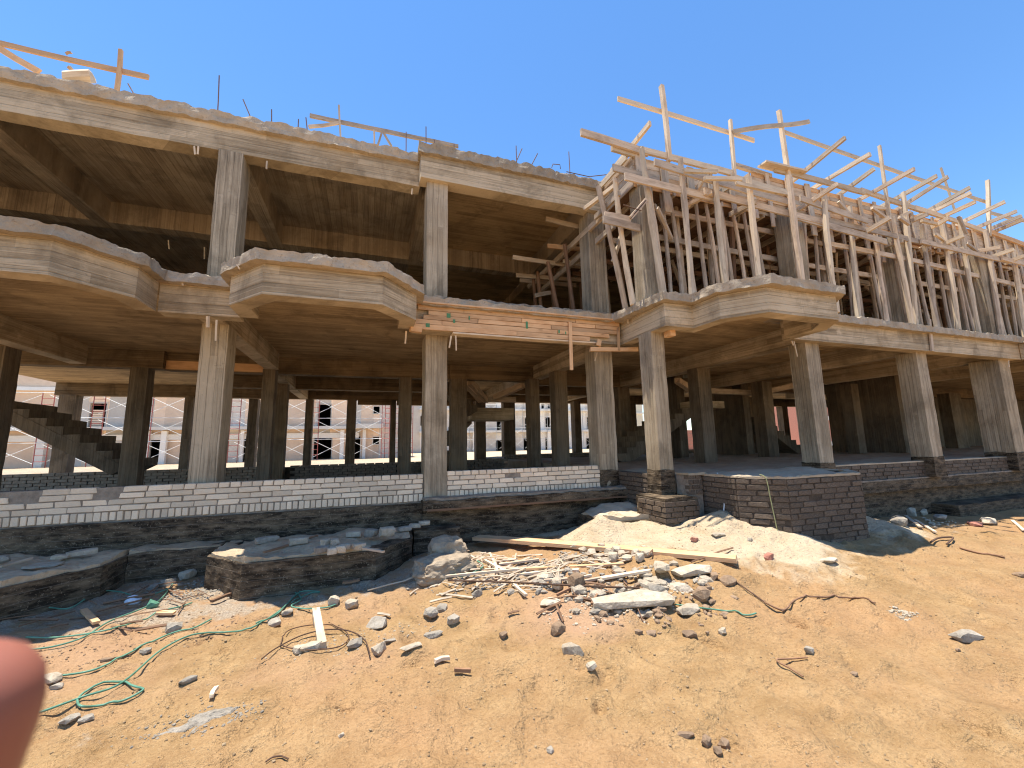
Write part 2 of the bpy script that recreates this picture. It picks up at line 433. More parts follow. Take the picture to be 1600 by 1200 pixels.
def ribbon(name, pts, z0, z1, thick, mat, parent, step=0.12, jit=0.005, rag=0.0, nzs=3):
    """a wall or edge beam that follows a plan line; the line is its outer face, thick goes to the left"""
    o = dense(pts, step); i_ = []
    inner = offset_line(pts, -thick)
    for (a, b, c, d) in zip(pts, pts[1:], inner, inner[1:]):
        k = max(1, int((Vector(b)-Vector(a)).length/step))
        i_ += [tuple(Vector(c).lerp(Vector(d), t/k)) for t in range(k)]
    i_.append(tuple(inner[-1]))
    v = []; f = []; n = len(o); row = []
    for side, line in ((0, o), (1, i_)):
        for q in range(nzs+1):
            z = z0 + (z1-z0)*q/nzs
            for (x, y) in line:
                p = Vector((x, y, z))
                j = Vector((nz(p*2.3), nz(p*2.3+Vector((5, 1, 0))), 0))*jit + Vector((nz(p*11), nz(p*11+Vector((5, 1, 0))), nz(p*11+Vector((0, 4, 0)))))*jit*0.6
                if rag:
                    j += Vector((nz(p*8), nz(p*8+Vector((2, 2, 0))), 0))*rag*0.7
                    if q == nzs: j.z += (nz(p*7)+0.6*nz(p*19))*rag
                    if q == 0: j.z += nz(p*9)*rag*0.5
                v.append(tuple(p+j))
    R = (nzs+1)
    def ix(side, q, t): return side*R*n + q*n + t
    for t in range(n-1):
        for q in range(nzs):
            f.append((ix(0,q,t), ix(0,q,t+1), ix(0,q+1,t+1), ix(0,q+1,t)))
            f.append((ix(1,q,t), ix(1,q+1,t), ix(1,q+1,t+1), ix(1,q,t+1)))
        f.append((ix(0,0,t), ix(1,0,t), ix(1,0,t+1), ix(0,0,t+1)))
        f.append((ix(0,nzs,t), ix(0,nzs,t+1), ix(1,nzs,t+1), ix(1,nzs,t)))
    for t in (0, n-1):
        for q in range(nzs): f.append((ix(0,q,t), ix(1,q,t), ix(1,q+1,t), ix(0,q+1,t)))
    return link(name, mesh(name, v, f), mat, parent)
def poly_slab(name, pts, z0, z1, mat, parent=None, bump=0.0, step=0.15):
    """a plate with a plan outline; with bump its top is an uneven fill"""
    if not bump:
        n = len(pts)
        v = [(x, y, z0) for x, y in pts] + [(x, y, z1) for x, y in pts]
        f = [tuple(reversed(range(n))), tuple(range(n, 2*n))] + [(i, (i+1) % n, n+(i+1) % n, n+i) for i in range(n)]
        return link(name, mesh(name, v, f), mat, parent)
    bm = bmesh.new()
    vs = [bm.verts.new((x, y, z1)) for x, y in pts]
    bm.faces.new(vs)
    bmesh.ops.triangulate(bm, faces=bm.faces[:])
    for _ in range(12):
        long = [e for e in bm.edges if e.calc_length() > step]
        if not long: break
        bmesh.ops.subdivide_edges(bm, edges=long, cuts=1)
        bmesh.ops.triangulate(bm, faces=[f for f in bm.faces if len(f.verts) > 3])
    for q in bm.verts:
        q.co.z += bump*(nz(q.co*1.7) + 0.5*nz(q.co*5) + 0.25*nz(q.co*14))
    r = bmesh.ops.extrude_face_region(bm, geom=bm.faces[:])
    for q in r['geom']:
        if isinstance(q, bmesh.types.BMVert): q.co.z = z0
    bmesh.ops.recalc_face_normals(bm, faces=bm.faces)
    for q in bm.faces: q.smooth = q.normal.z > 0.3
    me = bpy.data.meshes.new(name); bm.to_mesh(me); bm.free()
    return link(name, me, mat, parent)
BRICK_MESHES = {}
def brick_mesh(mat, i):
    key = (mat, i)
    if key not in BRICK_MESHES:
        rnd = random.Random(i*13+5)
        bm = bmesh.new(); bmesh.ops.create_cube(bm, size=1)
        bmesh.ops.bevel(bm, geom=bm.edges[:], offset=0.06, segments=1, affect='EDGES')
        for q in bm.verts: q.co += Vector([(rnd.random()-.5)*0.07 for _ in range(3)])
        me = bpy.data.meshes.new('brick'); bm.to_mesh(me); bm.free()
        me.materials.append(MATS[mat]); BRICK_MESHES[key] = me
    return BRICK_MESHES[key]
def brick(parent, c, size, ang=0.0, mat='white_brick', rnd=random):
    o = bpy.data.objects.new('brick', brick_mesh(mat, rnd.randrange(6)))
    COL.objects.link(o)
    o.matrix_basis = Matrix.Translation(c) @ Matrix.Rotation(ang + (rnd.random()-.5)*0.03, 4, 'Z') @ Matrix.Rotation((rnd.random()-.5)*0.035, 4, 'Y') @ Matrix.Diagonal((*size, 1))
    return attach(o, parent)
def brick_face(parent, a, b, courses, mat, thick=0.11, missing=0.0, rnd=random):
    """courses of bricks on the vertical plane over the plan line a-b (outer face to the right of a-b);
    courses: list of (z0, height, length, phase)"""
    a = Vector(a); b = Vector(b); d = (b-a); L = d.length; d.normalize(); nrm = Vector((d.y, -d.x)); ang = math.atan2(d.y, d.x)
    for (z0, h, ln, ph) in courses:
        x = -ph*ln
        while x < L-0.01:
            s = max(0.0, x); e = min(L, x+ln)
            if e-s > 0.03 and rnd.random() >= missing:
                c2 = a + d*((s+e)/2) - nrm*(thick/2 + (rnd.random()-.5)*0.016)
                brick(parent, (c2.x, c2.y, z0+h/2+(rnd.random()-.5)*0.003), (e-s-0.010-0.008*rnd.random(), thick, h-0.009-0.007*rnd.random()), ang, mat, rnd)
            x += ln
def hull_rock(name, loc, size, rot=0.0, mat='rubble_grey', seed=1, parent=None, boxy=0.5, tilt=(0, 0), n=26):
    rnd = random.Random(seed)
    bm = bmesh.new()
    for _ in range(n):
        p = Vector([rnd.uniform(-1, 1) for _ in range(3)])
        m = max(abs(p.x), abs(p.y), abs(p.z)); l = p.length
        p = p/(m*boxy + l*(1-boxy)) * rnd.uniform(0.86, 1.0)
        bm.verts.new((p.x*size[0]/2, p.y*size[1]/2, p.z*size[2]/2))
    r = bmesh.ops.convex_hull(bm, input=bm.verts[:])
    bmesh.ops.delete(bm, geom=[v for v in bm.verts if not v.link_faces], context='VERTS')
    me = bpy.data.meshes.new(name); bm.to_mesh(me); bm.free()
    mt = Matrix.Translation(loc) @ Matrix.Rotation(rot, 4, 'Z') @ Matrix.Rotation(tilt[0], 4, 'X') @ Matrix.Rotation(tilt[1], 4, 'Y')
    return link(name, me, mat, parent, mt)

# ---------------------------------------------------------------- ground
#TERRAIN-BEGIN
def _hash(ix, iy, s):
    h = (ix*374761393 + iy*668265263 + s*1442695041) & 0xffffffff
    h = ((h ^ (h >> 13))*1274126177) & 0xffffffff
    return ((h ^ (h >> 16)) & 0xffff)/65535.0
def vnoise(x, y, s):
    ix = np.floor(x).astype(np.int64); iy = np.floor(y).astype(np.int64)
    fx = x-ix; fy = y-iy
    fx = fx*fx*fx*(fx*(fx*6-15)+10); fy = fy*fy*fy*(fy*(fy*6-15)+10)
    a = _hash(ix, iy, s); b = _hash(ix+1, iy, s); c = _hash(ix, iy+1, s); d = _hash(ix+1, iy+1, s)
    return (a*(1-fx)+b*fx)*(1-fy) + (c*(1-fx)+d*fx)*fy - 0.5
def sstep(a, b, t):
    t = np.clip((t-a)/(b-a), 0, 1); return t*t*(3-2*t)
_fr = np.random.RandomState(3)
FOOT = np.stack([_fr.uniform(-4, 11, 260), _fr.uniform(1.0, 5.0, 260), _fr.uniform(0, 6.28, 260), _fr.uniform(0.07, 0.17, 260), _fr.uniform(0.016, 0.046, 260)], 1)
def bump_at(x, y, cx, cy, r, h, p=1.5):
    return h*np.exp(-(np.hypot(x-cx, y-cy)/r)**p)
def terrain(x, y):
    x = np.asarray(x, float); y = np.asarray(y, float)
    z = 0.024*np.clip(y-1.2, 0, 4.5)*(1-0.9*sstep(7.5, 11, x))
    z = z + bump_at(x, y, 4.75, 4.72, 0.95, 0.52, 1.25) + bump_at(x, y, 5.35, 4.0, 0.45, 0.07)
    z = z + bump_at(x, y, 7.35, 4.75, 0.75, 0.34) + bump_at(x, y, 3.6, 5.7, 0.55, 0.30) + bump_at(x, y, 3.15, 5.35, 0.26, 0.26, 1.2)
    z = z + bump_at(x, y, 0.85, 5.35, 0.45, 0.16) + bump_at(x, y, -3.6, 4.9, 0.55, 0.14) + bump_at(x, y, 1.9, 4.25, 0.9, 0.10) + bump_at(x, y, 2.9, 3.9, 0.9, 0.11) + bump_at(x, y, 3.6, 3.6, 0.5, 0.05)
    z = z + 0.10*sstep(12, 16, x)*sstep(3.5, 5.2, y)
    far = sstep(13, 18, y)
    z = z*(1-far) + 0.5*far + 0.5*bump_at(x, y, -12.5, 23.5, 2.8, 1.0, 2.0)
    near = np.exp(-np.hypot(x-2, y-3)/14)
    z = z + 0.055*vnoise(x*0.8, y*0.8, 1) + near*(0.050*vnoise(x*2.3, y*2.3, 2) + 0.050*vnoise(x*5.5+3, y*5.5, 3) + 0.030*vnoise(x*13, y*13, 4) + 0.012*vnoise(x*31, y*31, 5))
    sh = x.shape; xf = x.ravel(); yf = y.ravel(); add = np.zeros_like(xf)
    sel = np.where((xf > -5) & (xf < 12) & (yf > 0.6) & (yf < 5.4))[0]
    xs = xf[sel]; ys = yf[sel]; ad = np.zeros_like(xs)
    for cx, cy, a, r, d in FOOT:
        k = np.where((np.abs(xs-cx) < 3*r) & (np.abs(ys-cy) < 3*r))[0]
        if not len(k): continue
        u = ((xs[k]-cx)*math.cos(a)+(ys[k]-cy)*math.sin(a))/r; v = (-(xs[k]-cx)*math.sin(a)+(ys[k]-cy)*math.cos(a))/(0.5*r)
        q = u*u+v*v
        ad[k] += -d*np.exp(-q*1.1) + 0.5*d*np.exp(-(np.sqrt(q)-1.5)**2*4)
    add[sel] = ad
    return z + add.reshape(sh)
#TERRAIN-END
def make_ground():
    ang = np.concatenate([np.arange(-75, 82, 0.23), np.arange(82, 285, 3.5)])
    rad = np.concatenate([np.array([0.02, 0.1, 0.25, 0.45, 0.65]), 0.8*1.0088**np.arange(0, 335), 0.8*1.0088**335*1.07**np.arange(0, 72)])
    A, Rr = np.meshgrid(np.radians(ang), rad)
    X = np.sin(A)*Rr; Y = np.cos(A)*Rr; Z = terrain(X, Y)
    na, nr = len(ang), len(rad)
    co = np.stack([X, Y, Z], -1).reshape(-1, 3)
    i, j = np.meshgrid(np.arange(nr-1), np.arange(na), indexing='ij')
    j2 = (j+1) % na
    q = np.stack([i*na+j, (i+1)*na+j, (i+1)*na+j2, i*na+j2], -1).reshape(-1, 4)
    me = bpy.data.meshes.new('ground')
    me.vertices.add(len(co)); me.vertices.foreach_set('co', co.astype(np.float32).ravel())
    me.loops.add(q.size); me.loops.foreach_set('vertex_index', q[:, ::-1].astype(np.int32).ravel())
    me.polygons.add(len(q)); me.polygons.foreach_set('loop_start', np.arange(0, q.size, 4, dtype=np.int32))
    me.polygons.foreach_set('use_smooth', np.ones(len(q), bool))
    me.update(calc_edges=True)
    x, y = co[:, 0], co[:, 1]
    pale = bump_at(x, y, 4.7, 4.45, 1.25, 1.0, 2.2) + bump_at(x, y, 7.6, 4.6, 0.85, 0.9, 3) + bump_at(x, y, 3.4, 5.6, 0.9, 0.9, 3) + bump_at(x, y, 6.6, 3.7, 0.6, 0.25, 2) + 0.8*sstep(6, 6.6, y)
    gravel = 0.55*sstep(4.1, 5.0, y)*(1-sstep(0.9, 2.0, x)) + bump_at(x, y, 1.9, 4.6, 0.8, 0.52, 2) + bump_at(x, y, -1.0, 2.4, 0.35, 0.30, 2) + bump_at(x, y, 8.7, 4.9, 1.2, 0.5, 2)+ bump_at(x, y, -1.5, 3.4, 1.0, 0.22, 2)
    pink = 0.40*(1-sstep(1.5, 3.5, x))*sstep(2.6, 3.6, y) + bump_at(x, y, 1.9, 3.3, 0.5, 0.6, 2)
    for nm, val in (('pale', pale), ('gravel', gravel), ('pink', pink)):
        at = me.attributes.new(nm, 'FLOAT', 'POINT'); at.data.foreach_set('value', np.clip(val, 0, 1).astype(np.float32))
    return tag(link('ground', me, 'sand'), kind='structure')
make_ground()
def tz(x, y): return float(terrain(np.array([x]), np.array([y]))[0])

# ---------------------------------------------------------------- the concrete frame
ZB, ZS, ZT = 3.36, 3.74, 3.87          # first floor: beam soffit, slab soffit, slab top
RB, RS, RT = 6.05, 6.48, 6.64          # roof: beam soffit, slab soffit, slab top
building = empty('unfinished_building', (0.83, 6.6, 0.6), 'bare board-marked concrete frame of an unfinished two storey building with bay balconies', 'building')
def bay(cx): return [(cx-1.13, 6.2), (cx-1.13, 5.71), (cx-0.66, 5.17), (cx+0.66, 5.17), (cx+1.13, 5.71), (cx+1.13, 6.2)]
bay3 = [(4.30, 6.25), (4.26, 4.98), (4.80, 4.98), (4.83, 4.48), (5.24, 4.03), (6.66, 4.03), (7.07, 4.48), (7.10, 5.05)]
bay4 = [(14.6, 5.05), (14.6, 4.5), (15.0, 4.03), (16.4, 4.03), (16.8, 4.5), (16.8, 5.05)]
def edge(name, line, **k): return ribbon(name, line, ZB, ZS+0.02, 0.22, 'concrete_beam', building, 0.14, 0.006, **k)
edge('balcony_beam', bay(-3.72)); edge('balcony_beam', bay(-0.54)); edge('balcony_beam', bay3); edge('balcony_beam', bay4)
edge('edge_beam', [(-9, 6.2), (-4.86, 6.2)])
edge('edge_beam', [(-2.58, 6.215), (-1.68, 6.215)])
edge('edge_beam', [(0.60, 6.22), (4.29, 6.22)])
edge('edge_beam', [(7.11, 5.06), (14.59, 5.06)])
edge('edge_beam', [(16.81, 5.05), (46, 5.05)])
front = [(-9, 6.2)] + bay(-3.72) + bay(-0.54) + [(4.15, 6.2)] + bay3[1:] + bay4 + [(46, 5.05)]
front_out = offset_line(front, 0.11)
back_y = 10.6
poly_slab('floor_slab', front + [(46, back_y), (-9, back_y)], ZS, ZT-0.02, 'concrete_ceiling_x', building)
# the raised lip that overhangs the edge beams, cast in separate pours
def cut(pts, x0, x1): return [p for p in pts if x0 <= p[0] <= x1]
lip_runs = [front_out[0:7], front_out[6:13], front_out[12:14], front_out[13:22], front_out[21:28], front_out[27:]]
for run in lip_runs:
    if len(run) > 1: ribbon('slab_lip', run, ZS-0.005, ZT, 0.45, 'slab_lip', building, 0.035, 0.004, 0.030, nzs=4)
# rough mortar bed on the slab between the second and third columns
ribbon('slab_lip', [(0.72, 6.17), (4.28, 6.17)], ZT-0.06, ZT+0.05, 0.35, 'mortar', building, 0.04, 0.004, 0.03, nzs=2)
# rear part of the first floor slab, with the stair openings left out
def rect(name, x0, x1, y0, y1, z0, z1, mat): return solid(name, (x0, y0, z0), (x1, y1, z1), mat, building, 1.0, 0.004)
for (x0, x1, y0, y1) in [(-9, -6.6, 10.6, 17.2), (-6.6, -4.2, 13.0, 17.2), (-4.2, 2.3, 10.6, 17.2), (2.3, 4.3, 12.6, 17.2), (4.3, 9.2, 10.6, 17.2), (9.2, 12.8, 13.0, 17.2), (12.8, 46, 10.6, 17.2)]:
    rect('floor_slab', x0, x1, y0, y1, ZS, ZT, 'concrete_ceiling_x')

def column(x0, x1, y0, y1, z0, z1, mat='concrete_column'):
    return solid('column', (x0, y0, z0), (x1, y1, z1), mat, building, 0.16, 0.005)
# front columns, ground floor and first floor
FR = [(-2.24, -1.92, 6.66, 7.06), (0.82, 1.17, 6.48, 6.88), (3.90, 4.27, 6.50, 6.85), (4.27, 4.52, 5.35, 5.67), (7.57, 7.93, 5.20, 5.52), (10.86, 11.22, 5.20, 5.56), (13.98, 14.44, 5.20, 5.72), (17.2, 17.6, 5.2, 5.6), (20.5, 20.9, 5.2, 5.6)]
for i, (x0, x1, y0, y1) in enumerate(FR):
    column(x0, x1, y0, y1, 0.55 if i < 3 else 0.8, ZB+0.01)
    column(x0, x1, y0, y1, ZT-0.05, RB+0.01)
# bitumen brushed round the column feet
for (x0, x1, y0, y1), z1 in [(FR[2], 1.12), (FR[3], 1.16), (FR[4], 1.17), (FR[5], 1.18), (FR[6], 1.20)]:
    ribbon('bitumen_coat', [(x0-0.008, y1+0.008), (x0-0.008, y0-0.008), (x1+0.008, y0-0.008), (x1+0.008, y1+0.008)], 0.78, z1, 0.02, 'bitumen', building, 0.05, 0.002, 0.022, nzs=3)
# interior columns
INN = [(-6.1, -5.68, 8.95, 9.3), (-4.75, -4.44, 10.6, 10.9), (-2.25, -2.0, 10.25, 10.55), (-2.38, -2.12, 12.5, 12.8), (0.72, 1.03, 10.75, 11.05), (2.04, 2.46, 10.68, 11.0), (4.10, 4.38, 10.25, 10.6), (4.25, 4.58, 8.98, 9.3), (7.53, 7.95, 11.2, 11.6), (7.52, 7.90, 7.80, 8.15), (14.8, 15.4, 12.7, 13.1), (11.3, 11.7, 9.2, 9.6), (18.4, 18.9, 10.9, 11.3), (10.9, 11.3, 12.9, 13.3), (15.0, 15.35, 9.0, 9.35), (22.9, 23.7, 10.1, 10.5)]
REAR = [(-8.85, -8.45, 16.1), (-5.70, -5.46, 16.1), (-3.98, -3.70, 16.5), (-2.16, -1.92, 16.3), (-0.77, -0.45, 16.1), (0.78, 0.98, 16.3), (4.0, 4.4, 15.8), (5.25, 5.75, 16.1), (8.2, 8.5, 15.5), (11.4, 11.8, 16.2), (14.2, 14.6, 16.2), (17.6, 18.0, 16.2), (21.2, 21.6, 16.2)]
for (x0, x1, y0, y1) in INN: column(x0, x1, y0, y1, 0.4, ZB+0.01, 'concrete_shaded')
for (x0, x1, y0) in REAR: column(x0, x1, y0, y0+0.35, 0.3, ZB+0.01, 'concrete_shaded')
# wall-like shear piers seen deep inside on the right
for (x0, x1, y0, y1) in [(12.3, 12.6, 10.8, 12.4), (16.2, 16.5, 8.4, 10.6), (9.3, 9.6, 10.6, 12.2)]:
    solid('shear_wall', (x0, y0, 0.8), (x1, y1, ZS), 'concrete_shaded', building, 0.4, 0.004)
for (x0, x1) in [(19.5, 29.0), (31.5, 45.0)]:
    solid('shear_wall', (x0, 11.55, 0.8), (x1, 11.75, ZS), 'concrete_shaded', building, 0.6, 0.004)
# beams that run back from the front columns, and the long beams across them
def beamY(xc, y0, y1, z0=ZB, z1=ZS+0.01, w=0.26): solid('cross_beam', (xc-w/2, y0, z0), (xc+w/2, y1, z1), 'concrete_ceiling_y' if z0 > 5 else 'concrete_beam', building, 0.3, 0.005)
def beamX(x0, x1, y, z0=ZB-0.004, z1=ZS+0.012, w=0.28, mat='concrete_beam_shaded'): solid('long_beam', (x0, y-w/2, z0), (x1, y+w/2, z1), mat, building, 0.3, 0.005)
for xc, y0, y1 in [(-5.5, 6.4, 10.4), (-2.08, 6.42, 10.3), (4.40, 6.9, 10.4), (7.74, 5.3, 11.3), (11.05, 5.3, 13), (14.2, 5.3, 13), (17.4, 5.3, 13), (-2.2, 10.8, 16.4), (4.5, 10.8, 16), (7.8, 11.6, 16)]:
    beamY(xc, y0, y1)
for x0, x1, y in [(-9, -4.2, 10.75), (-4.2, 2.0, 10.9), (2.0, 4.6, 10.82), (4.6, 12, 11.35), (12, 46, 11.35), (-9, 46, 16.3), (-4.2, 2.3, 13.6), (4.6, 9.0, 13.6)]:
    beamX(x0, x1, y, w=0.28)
# lower lintels between the rear columns
for x0, x1 in [(-0.4, 0.8), (1.0, 4.0)]:
    solid('lintel', (x0, 16.15, 3.18), (x1, 16.4, 3.37), 'concrete_beam_shaded', building, 0.5, 0.004)
solid('lintel', (-4.2, 10.74, 3.37), (-2.3, 10.758, 3.56), 'timber_fresh', building, 0.5, 0.003)
# roof
solid('roof_beam', (-9, 6.67, RB), (0.72, 6.92, RS+0.02), 'concrete_beam', building, 0.18, 0.007)
solid('roof_beam', (0.70, 6.40, RB), (4.28, 6.66, RS+0.02), 'concrete_beam', building, 0.18, 0.007)
ribbon('roof_lip', [(-9, 6.60), (0.68, 6.60)], RS-0.02, RT, 0.5, 'slab_lip', building, 0.04, 0.004, 0.040, nzs=4)
ribbon('roof_lip', [(0.66, 7.0), (0.66, 6.33), (4.24, 6.33)], RS-0.01, RT+0.02, 0.5, 'slab_lip', building, 0.04, 0.004, 0.042, nzs=4)
solid('roof_slab', (-9, 6.9, RS), (0.9, 17.2, RT-0.03), 'concrete_ceiling_y', building, 0.8, 0.004)
solid('roof_slab', (0.9, 6.64, RS), (4.26, 17.2, RT-0.03), 'concrete_ceiling_x', building, 0.8, 0.004)
solid('roof_slab', (4.27, 9.2, 6.2), (46, 17.2, RT-0.06), 'concrete_ceiling_x', building, 1.2, 0.004)
for xc in (-5.05, -2.05, 0.93):
    beamY(xc, 6.93, 9.6, RB-0.003, RS+0.01, 0.28)
beamY(4.1, 6.67, 9.6, RB-0.003, RS+0.01, 0.28)
solid('long_beam', (-9, 9.6, RB), (4.27, 9.88, RS+0.01), 'concrete_ceiling_y', building, 0.3, 0.005)
solid('long_beam', (-9, 13.2, RB), (4.27, 13.5, RS+0.01), 'concrete_ceiling_y', building, 0.6, 0.005)
# rear wall of the first floor, with the small square openings that let the sky through
def rear_wall(x0, x1, y, z0, z1, holes):
    xs = sorted({x0, x1, *[h[0] for h in holes], *[h[1] for h in holes]})
    for a, b in zip(xs, xs[1:]):
        hs = [h for h in holes if h[0] <= a+1e-6 and h[1] >= b-1e-6]
        if not hs: solid('infill_wall', (a, y, z0), (b, y+0.2, z1), 'concrete_column', building, 1.5, 0.003)
        else:
            h = hs[0]
            solid('infill_wall', (a, y, z0), (b, y+0.2, h[2]), 'concrete_column', building, 1.5, 0.003)
            solid('infill_wall', (a, y, h[3]), (b, y+0.2, z1), 'concrete_column', building, 1.5, 0.003)
def hole(a, b, Y, s=1.0): return (a[0]*s, b[0]*s, min(a[2], b[2]), max(a[2], b[2]))
HOLES = [((4.3, 16.8, 8.72), (4.62, 16.8, 8.7)), ((4.68, 16.8, 8.77), (4.96, 16.8, 8.5)), ((5.07, 16.8, 8.75), (5.4, 16.8, 8.49)), ((5.96, 16.8, 8.76), (6.1, 16.8, 8.53)), ((6.17, 16.8, 8.75), (6.32, 16.8, 8.65))]
rear_wall(-9, 46, 16.8, ZT, RS, [hole(a, b, 16.8) for a, b in HOLES])
solid('infill_wall', (-9.2, 6.7, ZT), (-9.0, 17.2, RS), 'concrete_column', building, 2, 0.003)
# stairs
def stair(x0, z0, sx, n, y0, y1, tread=0.28, rise=0.17):
    prof = [(x0, z0)]
    w = 0.16
    v = [(x0, z0-0.02), (x0+sx*n*tread, z0+n*rise-0.02), (x0+sx*n*tread, z0+n*rise-w-0.12), (x0+sx*0.25, z0-w)]
    vv = [(a, y0, b) for a, b in v] + [(a, y1, b) for a, b in v]
    fl = link('stair_flight', mesh('stair_flight', vv, [(0,1,2,3), (7,6,5,4), (0,4,5,1), (1,5,6,2), (2,6,7,3), (3,7,4,0)]), 'concrete_shaded', building)
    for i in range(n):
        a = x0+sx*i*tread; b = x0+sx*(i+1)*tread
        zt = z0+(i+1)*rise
        solid('step', (min(a, b), y0+0.01, zt-rise-0.02), (max(a, b)+0.015, y1-0.01, zt), 'concrete_shaded', fl, 0.4, 0.006)
stair(-4.75, 1.30, -1, 8, 10.9, 12.2)
stair(1.55, 0.95, 1, 3, 11.6, 12.8)
solid('stair_landing', (3.0, 12.3, 2.38), (4.35, 13.4, 2.75), 'concrete_beam', building, 0.4, 0.005)
stair(2.25, 1.75, 1, 5, 13.4, 14.4, 0.2, 0.17)
stair(3.05, 2.62, -1, 5, 11.9, 12.5, 0.20, 0.17)
stair(6.35, 1.15, 1, 9, 9.6, 10.8, 0.28, 0.155)
solid('stair_landing', (9.4, 10.0, 2.6), (10.6, 11.2, 2.82), 'concrete_beam', building, 0.4, 0.005)
stair(15.2, 1.05, -1, 8, 10.8, 12.0, 0.28, 0.17)
stair(20.6, 1.05, -1, 9, 9.6, 11.0, 0.30, 0.17)
# timber trimmers left around the stair openings
for a, b in [((2.45, 10.99, 3.34), (3.2, 12.0, 2.95)), ((2.6, 10.99, 3.34), (3.35, 12.0, 2.95)), ((3.3, 12.0, 2.98), (4.3, 12.05, 2.98)), ((4.2, 10.99, 3.30), (3.6, 11.9, 3.02)), ((8.3, 9.4, 3.32), (9.3, 9.9, 3.1)), ((9.3, 9.9, 3.12), (12.2, 9.95, 3.10)), ((12.2, 9.9, 3.12), (13.0, 9.4, 3.32))]:
    timber('trimmer', a, b, 0.16, 0.16, 'timber', building, 0.004)
# steel starter bars left standing on the roof edge
for a, b in [((-2.42, 6.95, 7.53), (-2.4, 6.95, 6.96)), ((-2.07, 6.95, 7.2), (-1.95, 6.95, 6.91)), ((-1.66, 6.95, 7.13), (-1.65, 6.95, 6.91)), ((-1.26, 6.95, 7.06), (-1.26, 6.95, 6.95)), ((-1.15, 6.95, 7.12), (-1.13, 6.95, 6.95)), ((0.49, 6.95, 7.27), (0.49, 6.95, 6.94)), ((0.82, 6.75, 7.3), (0.82, 6.75, 6.99)), ((0.95, 6.6, 6.96), (0.95, 6.6, 6.9)), ((1.3, 6.6, 6.96), (1.3, 6.6, 6.91)), ((2.49, 6.6, 7.21), (2.49, 6.6, 6.94)), ((2.61, 6.6, 7.18), (2.5, 6.6, 6.92)), ((2.93, 6.6, 7.15), (2.82, 6.6, 6.93)), ((3.61, 6.6, 7.35), (3.61, 6.6, 6.99)), ((-3.54, 6.95, 7.04), (-3.48, 6.95, 6.93))]:
    t = (RT-0.04-a[2])/(b[2]-a[2]); e = (a[0]+(b[0]-a[0])*t, a[1], RT-0.04)
    mb = MB(); mb.tube([a, ((a[0]+e[0])/2+0.004, a[1], (a[2]+e[2])/2), e], 0.009, 5); mb.build('starter_bar', 'bar_steel', building)
mb = MB(); mb.tube([(3.22, 6.6, 6.92), (3.25, 6.6, 7.0), (3.4, 6.6, 7.02), (3.41, 6.6, 6.93)], 0.008, 5); mb.build('starter_bar', 'rusty_steel', building)
mb = MB(); mb.tube([(3.54, 6.6, 6.9), (4.04, 6.6, 6.9), (4.39, 6.5, 6.95)], 0.009, 5); mb.build('starter_bar', 'rusty_steel', building)
# splinters of shuttering still stuck in the soffits
for a, b in [((-2.54, 6.66, 6.03), (-2.52, 6.66, 5.9)), ((-2.49, 6.66, 6.04), (-2.49, 6.66, 5.91)), ((-1.6, 6.66, 6.0), (-1.6, 6.66, 5.87)), ((0.59, 6.66, 5.98), (0.58, 6.66, 5.87)), ((-2.04, 6.2, 3.34), (-2.03, 6.2, 3.19)), ((-2.02, 6.2, 3.34), (-2.01, 6.2, 3.19)), ((-1.93, 6.2, 3.3), (-1.92, 6.2, 3.02)), ((0.49, 6.15, 3.31), (0.48, 6.15, 3.12)), ((1.18, 6.2, 3.3), (1.15, 6.2, 3.11)), ((1.25, 6.2, 3.31), (1.26, 6.2, 3.07)), ((-3.89, 9.5, 5.78), (-3.86, 9.5, 5.59)), ((-3.28, 9.5, 5.72), (-3.26, 9.5, 5.46)), ((7.15, 5.1, 3.33), (7.19, 5.1, 3.05)), ((7.1, 5.1, 3.33), (7.12, 5.1, 3.25)), ((3.9, 6.4, 3.23), (3.84, 6.4, 3.07)), ((-3.27, 5.15, 3.79), (-3.23, 5.15, 3.74)), ((-2.33, 6.14, 3.77), (-2.31, 6.14, 3.71)), ((-1.5, 5.3, 3.73), (-1.47, 5.3, 3.68)), ((14.16, 5.1, 3.33), (14.13, 5.1, 3.17)), ((4.25, 5.9, 3.79), (4.24, 5.9, 3.66))]:
    timber('splinter', a, b, 0.022, 0.012, 'timber_pale', building, 0.002)
timber('batten', (11.15, 5.02, 4.05), (11.06, 5.02, 3.35), 0.07, 0.03, 'timber', building, 0.004)
solid('plumb_block', (4.5, 5.16, 3.27), (4.6, 5.32, 3.36), 'timber_fresh', building, 0.1, 0.002)

# ---------------------------------------------------------------- plinths, floors and bay foundations
plinth = empty('plinth', (1.0, 6.4, 0.3), 'black bitumen coated concrete plinth under the white brick wall', 'plinth')
solid('plinth_beam', (-9, 6.44, -0.1), (0.80, 6.75, 0.76), 'bitumen', plinth, 0.12, 0.012, 0.01)
solid('plinth_beam', (0.80, 6.42, -0.3), (4.22, 6.8, 0.70), 'bitumen', plinth, 0.12, 0.012)
solid('plinth_ledge', (0.78, 6.26, 0.66), (4.45, 6.62, 0.80), 'bitumen', plinth, 0.07, 0.014, 0.02)
solid('ledge_crust', (0.80, 6.30, 0.79), (4.40, 6.60, 0.835), 'mortar', plinth, 0.07, 0.010, 0.02)
solid('formwork_strip', (0.84, 6.252, 0.655), (4.3, 6.27, 0.685), 'timber_dark', plinth, 0.3, 0.004)
poly_slab('ground_floor', [(-9, 6.76), (4.28, 6.76), (4.28, 17), (-9, 17)], 0.1, 0.72, 'earth_clod', plinth, 0.05, 0.5)
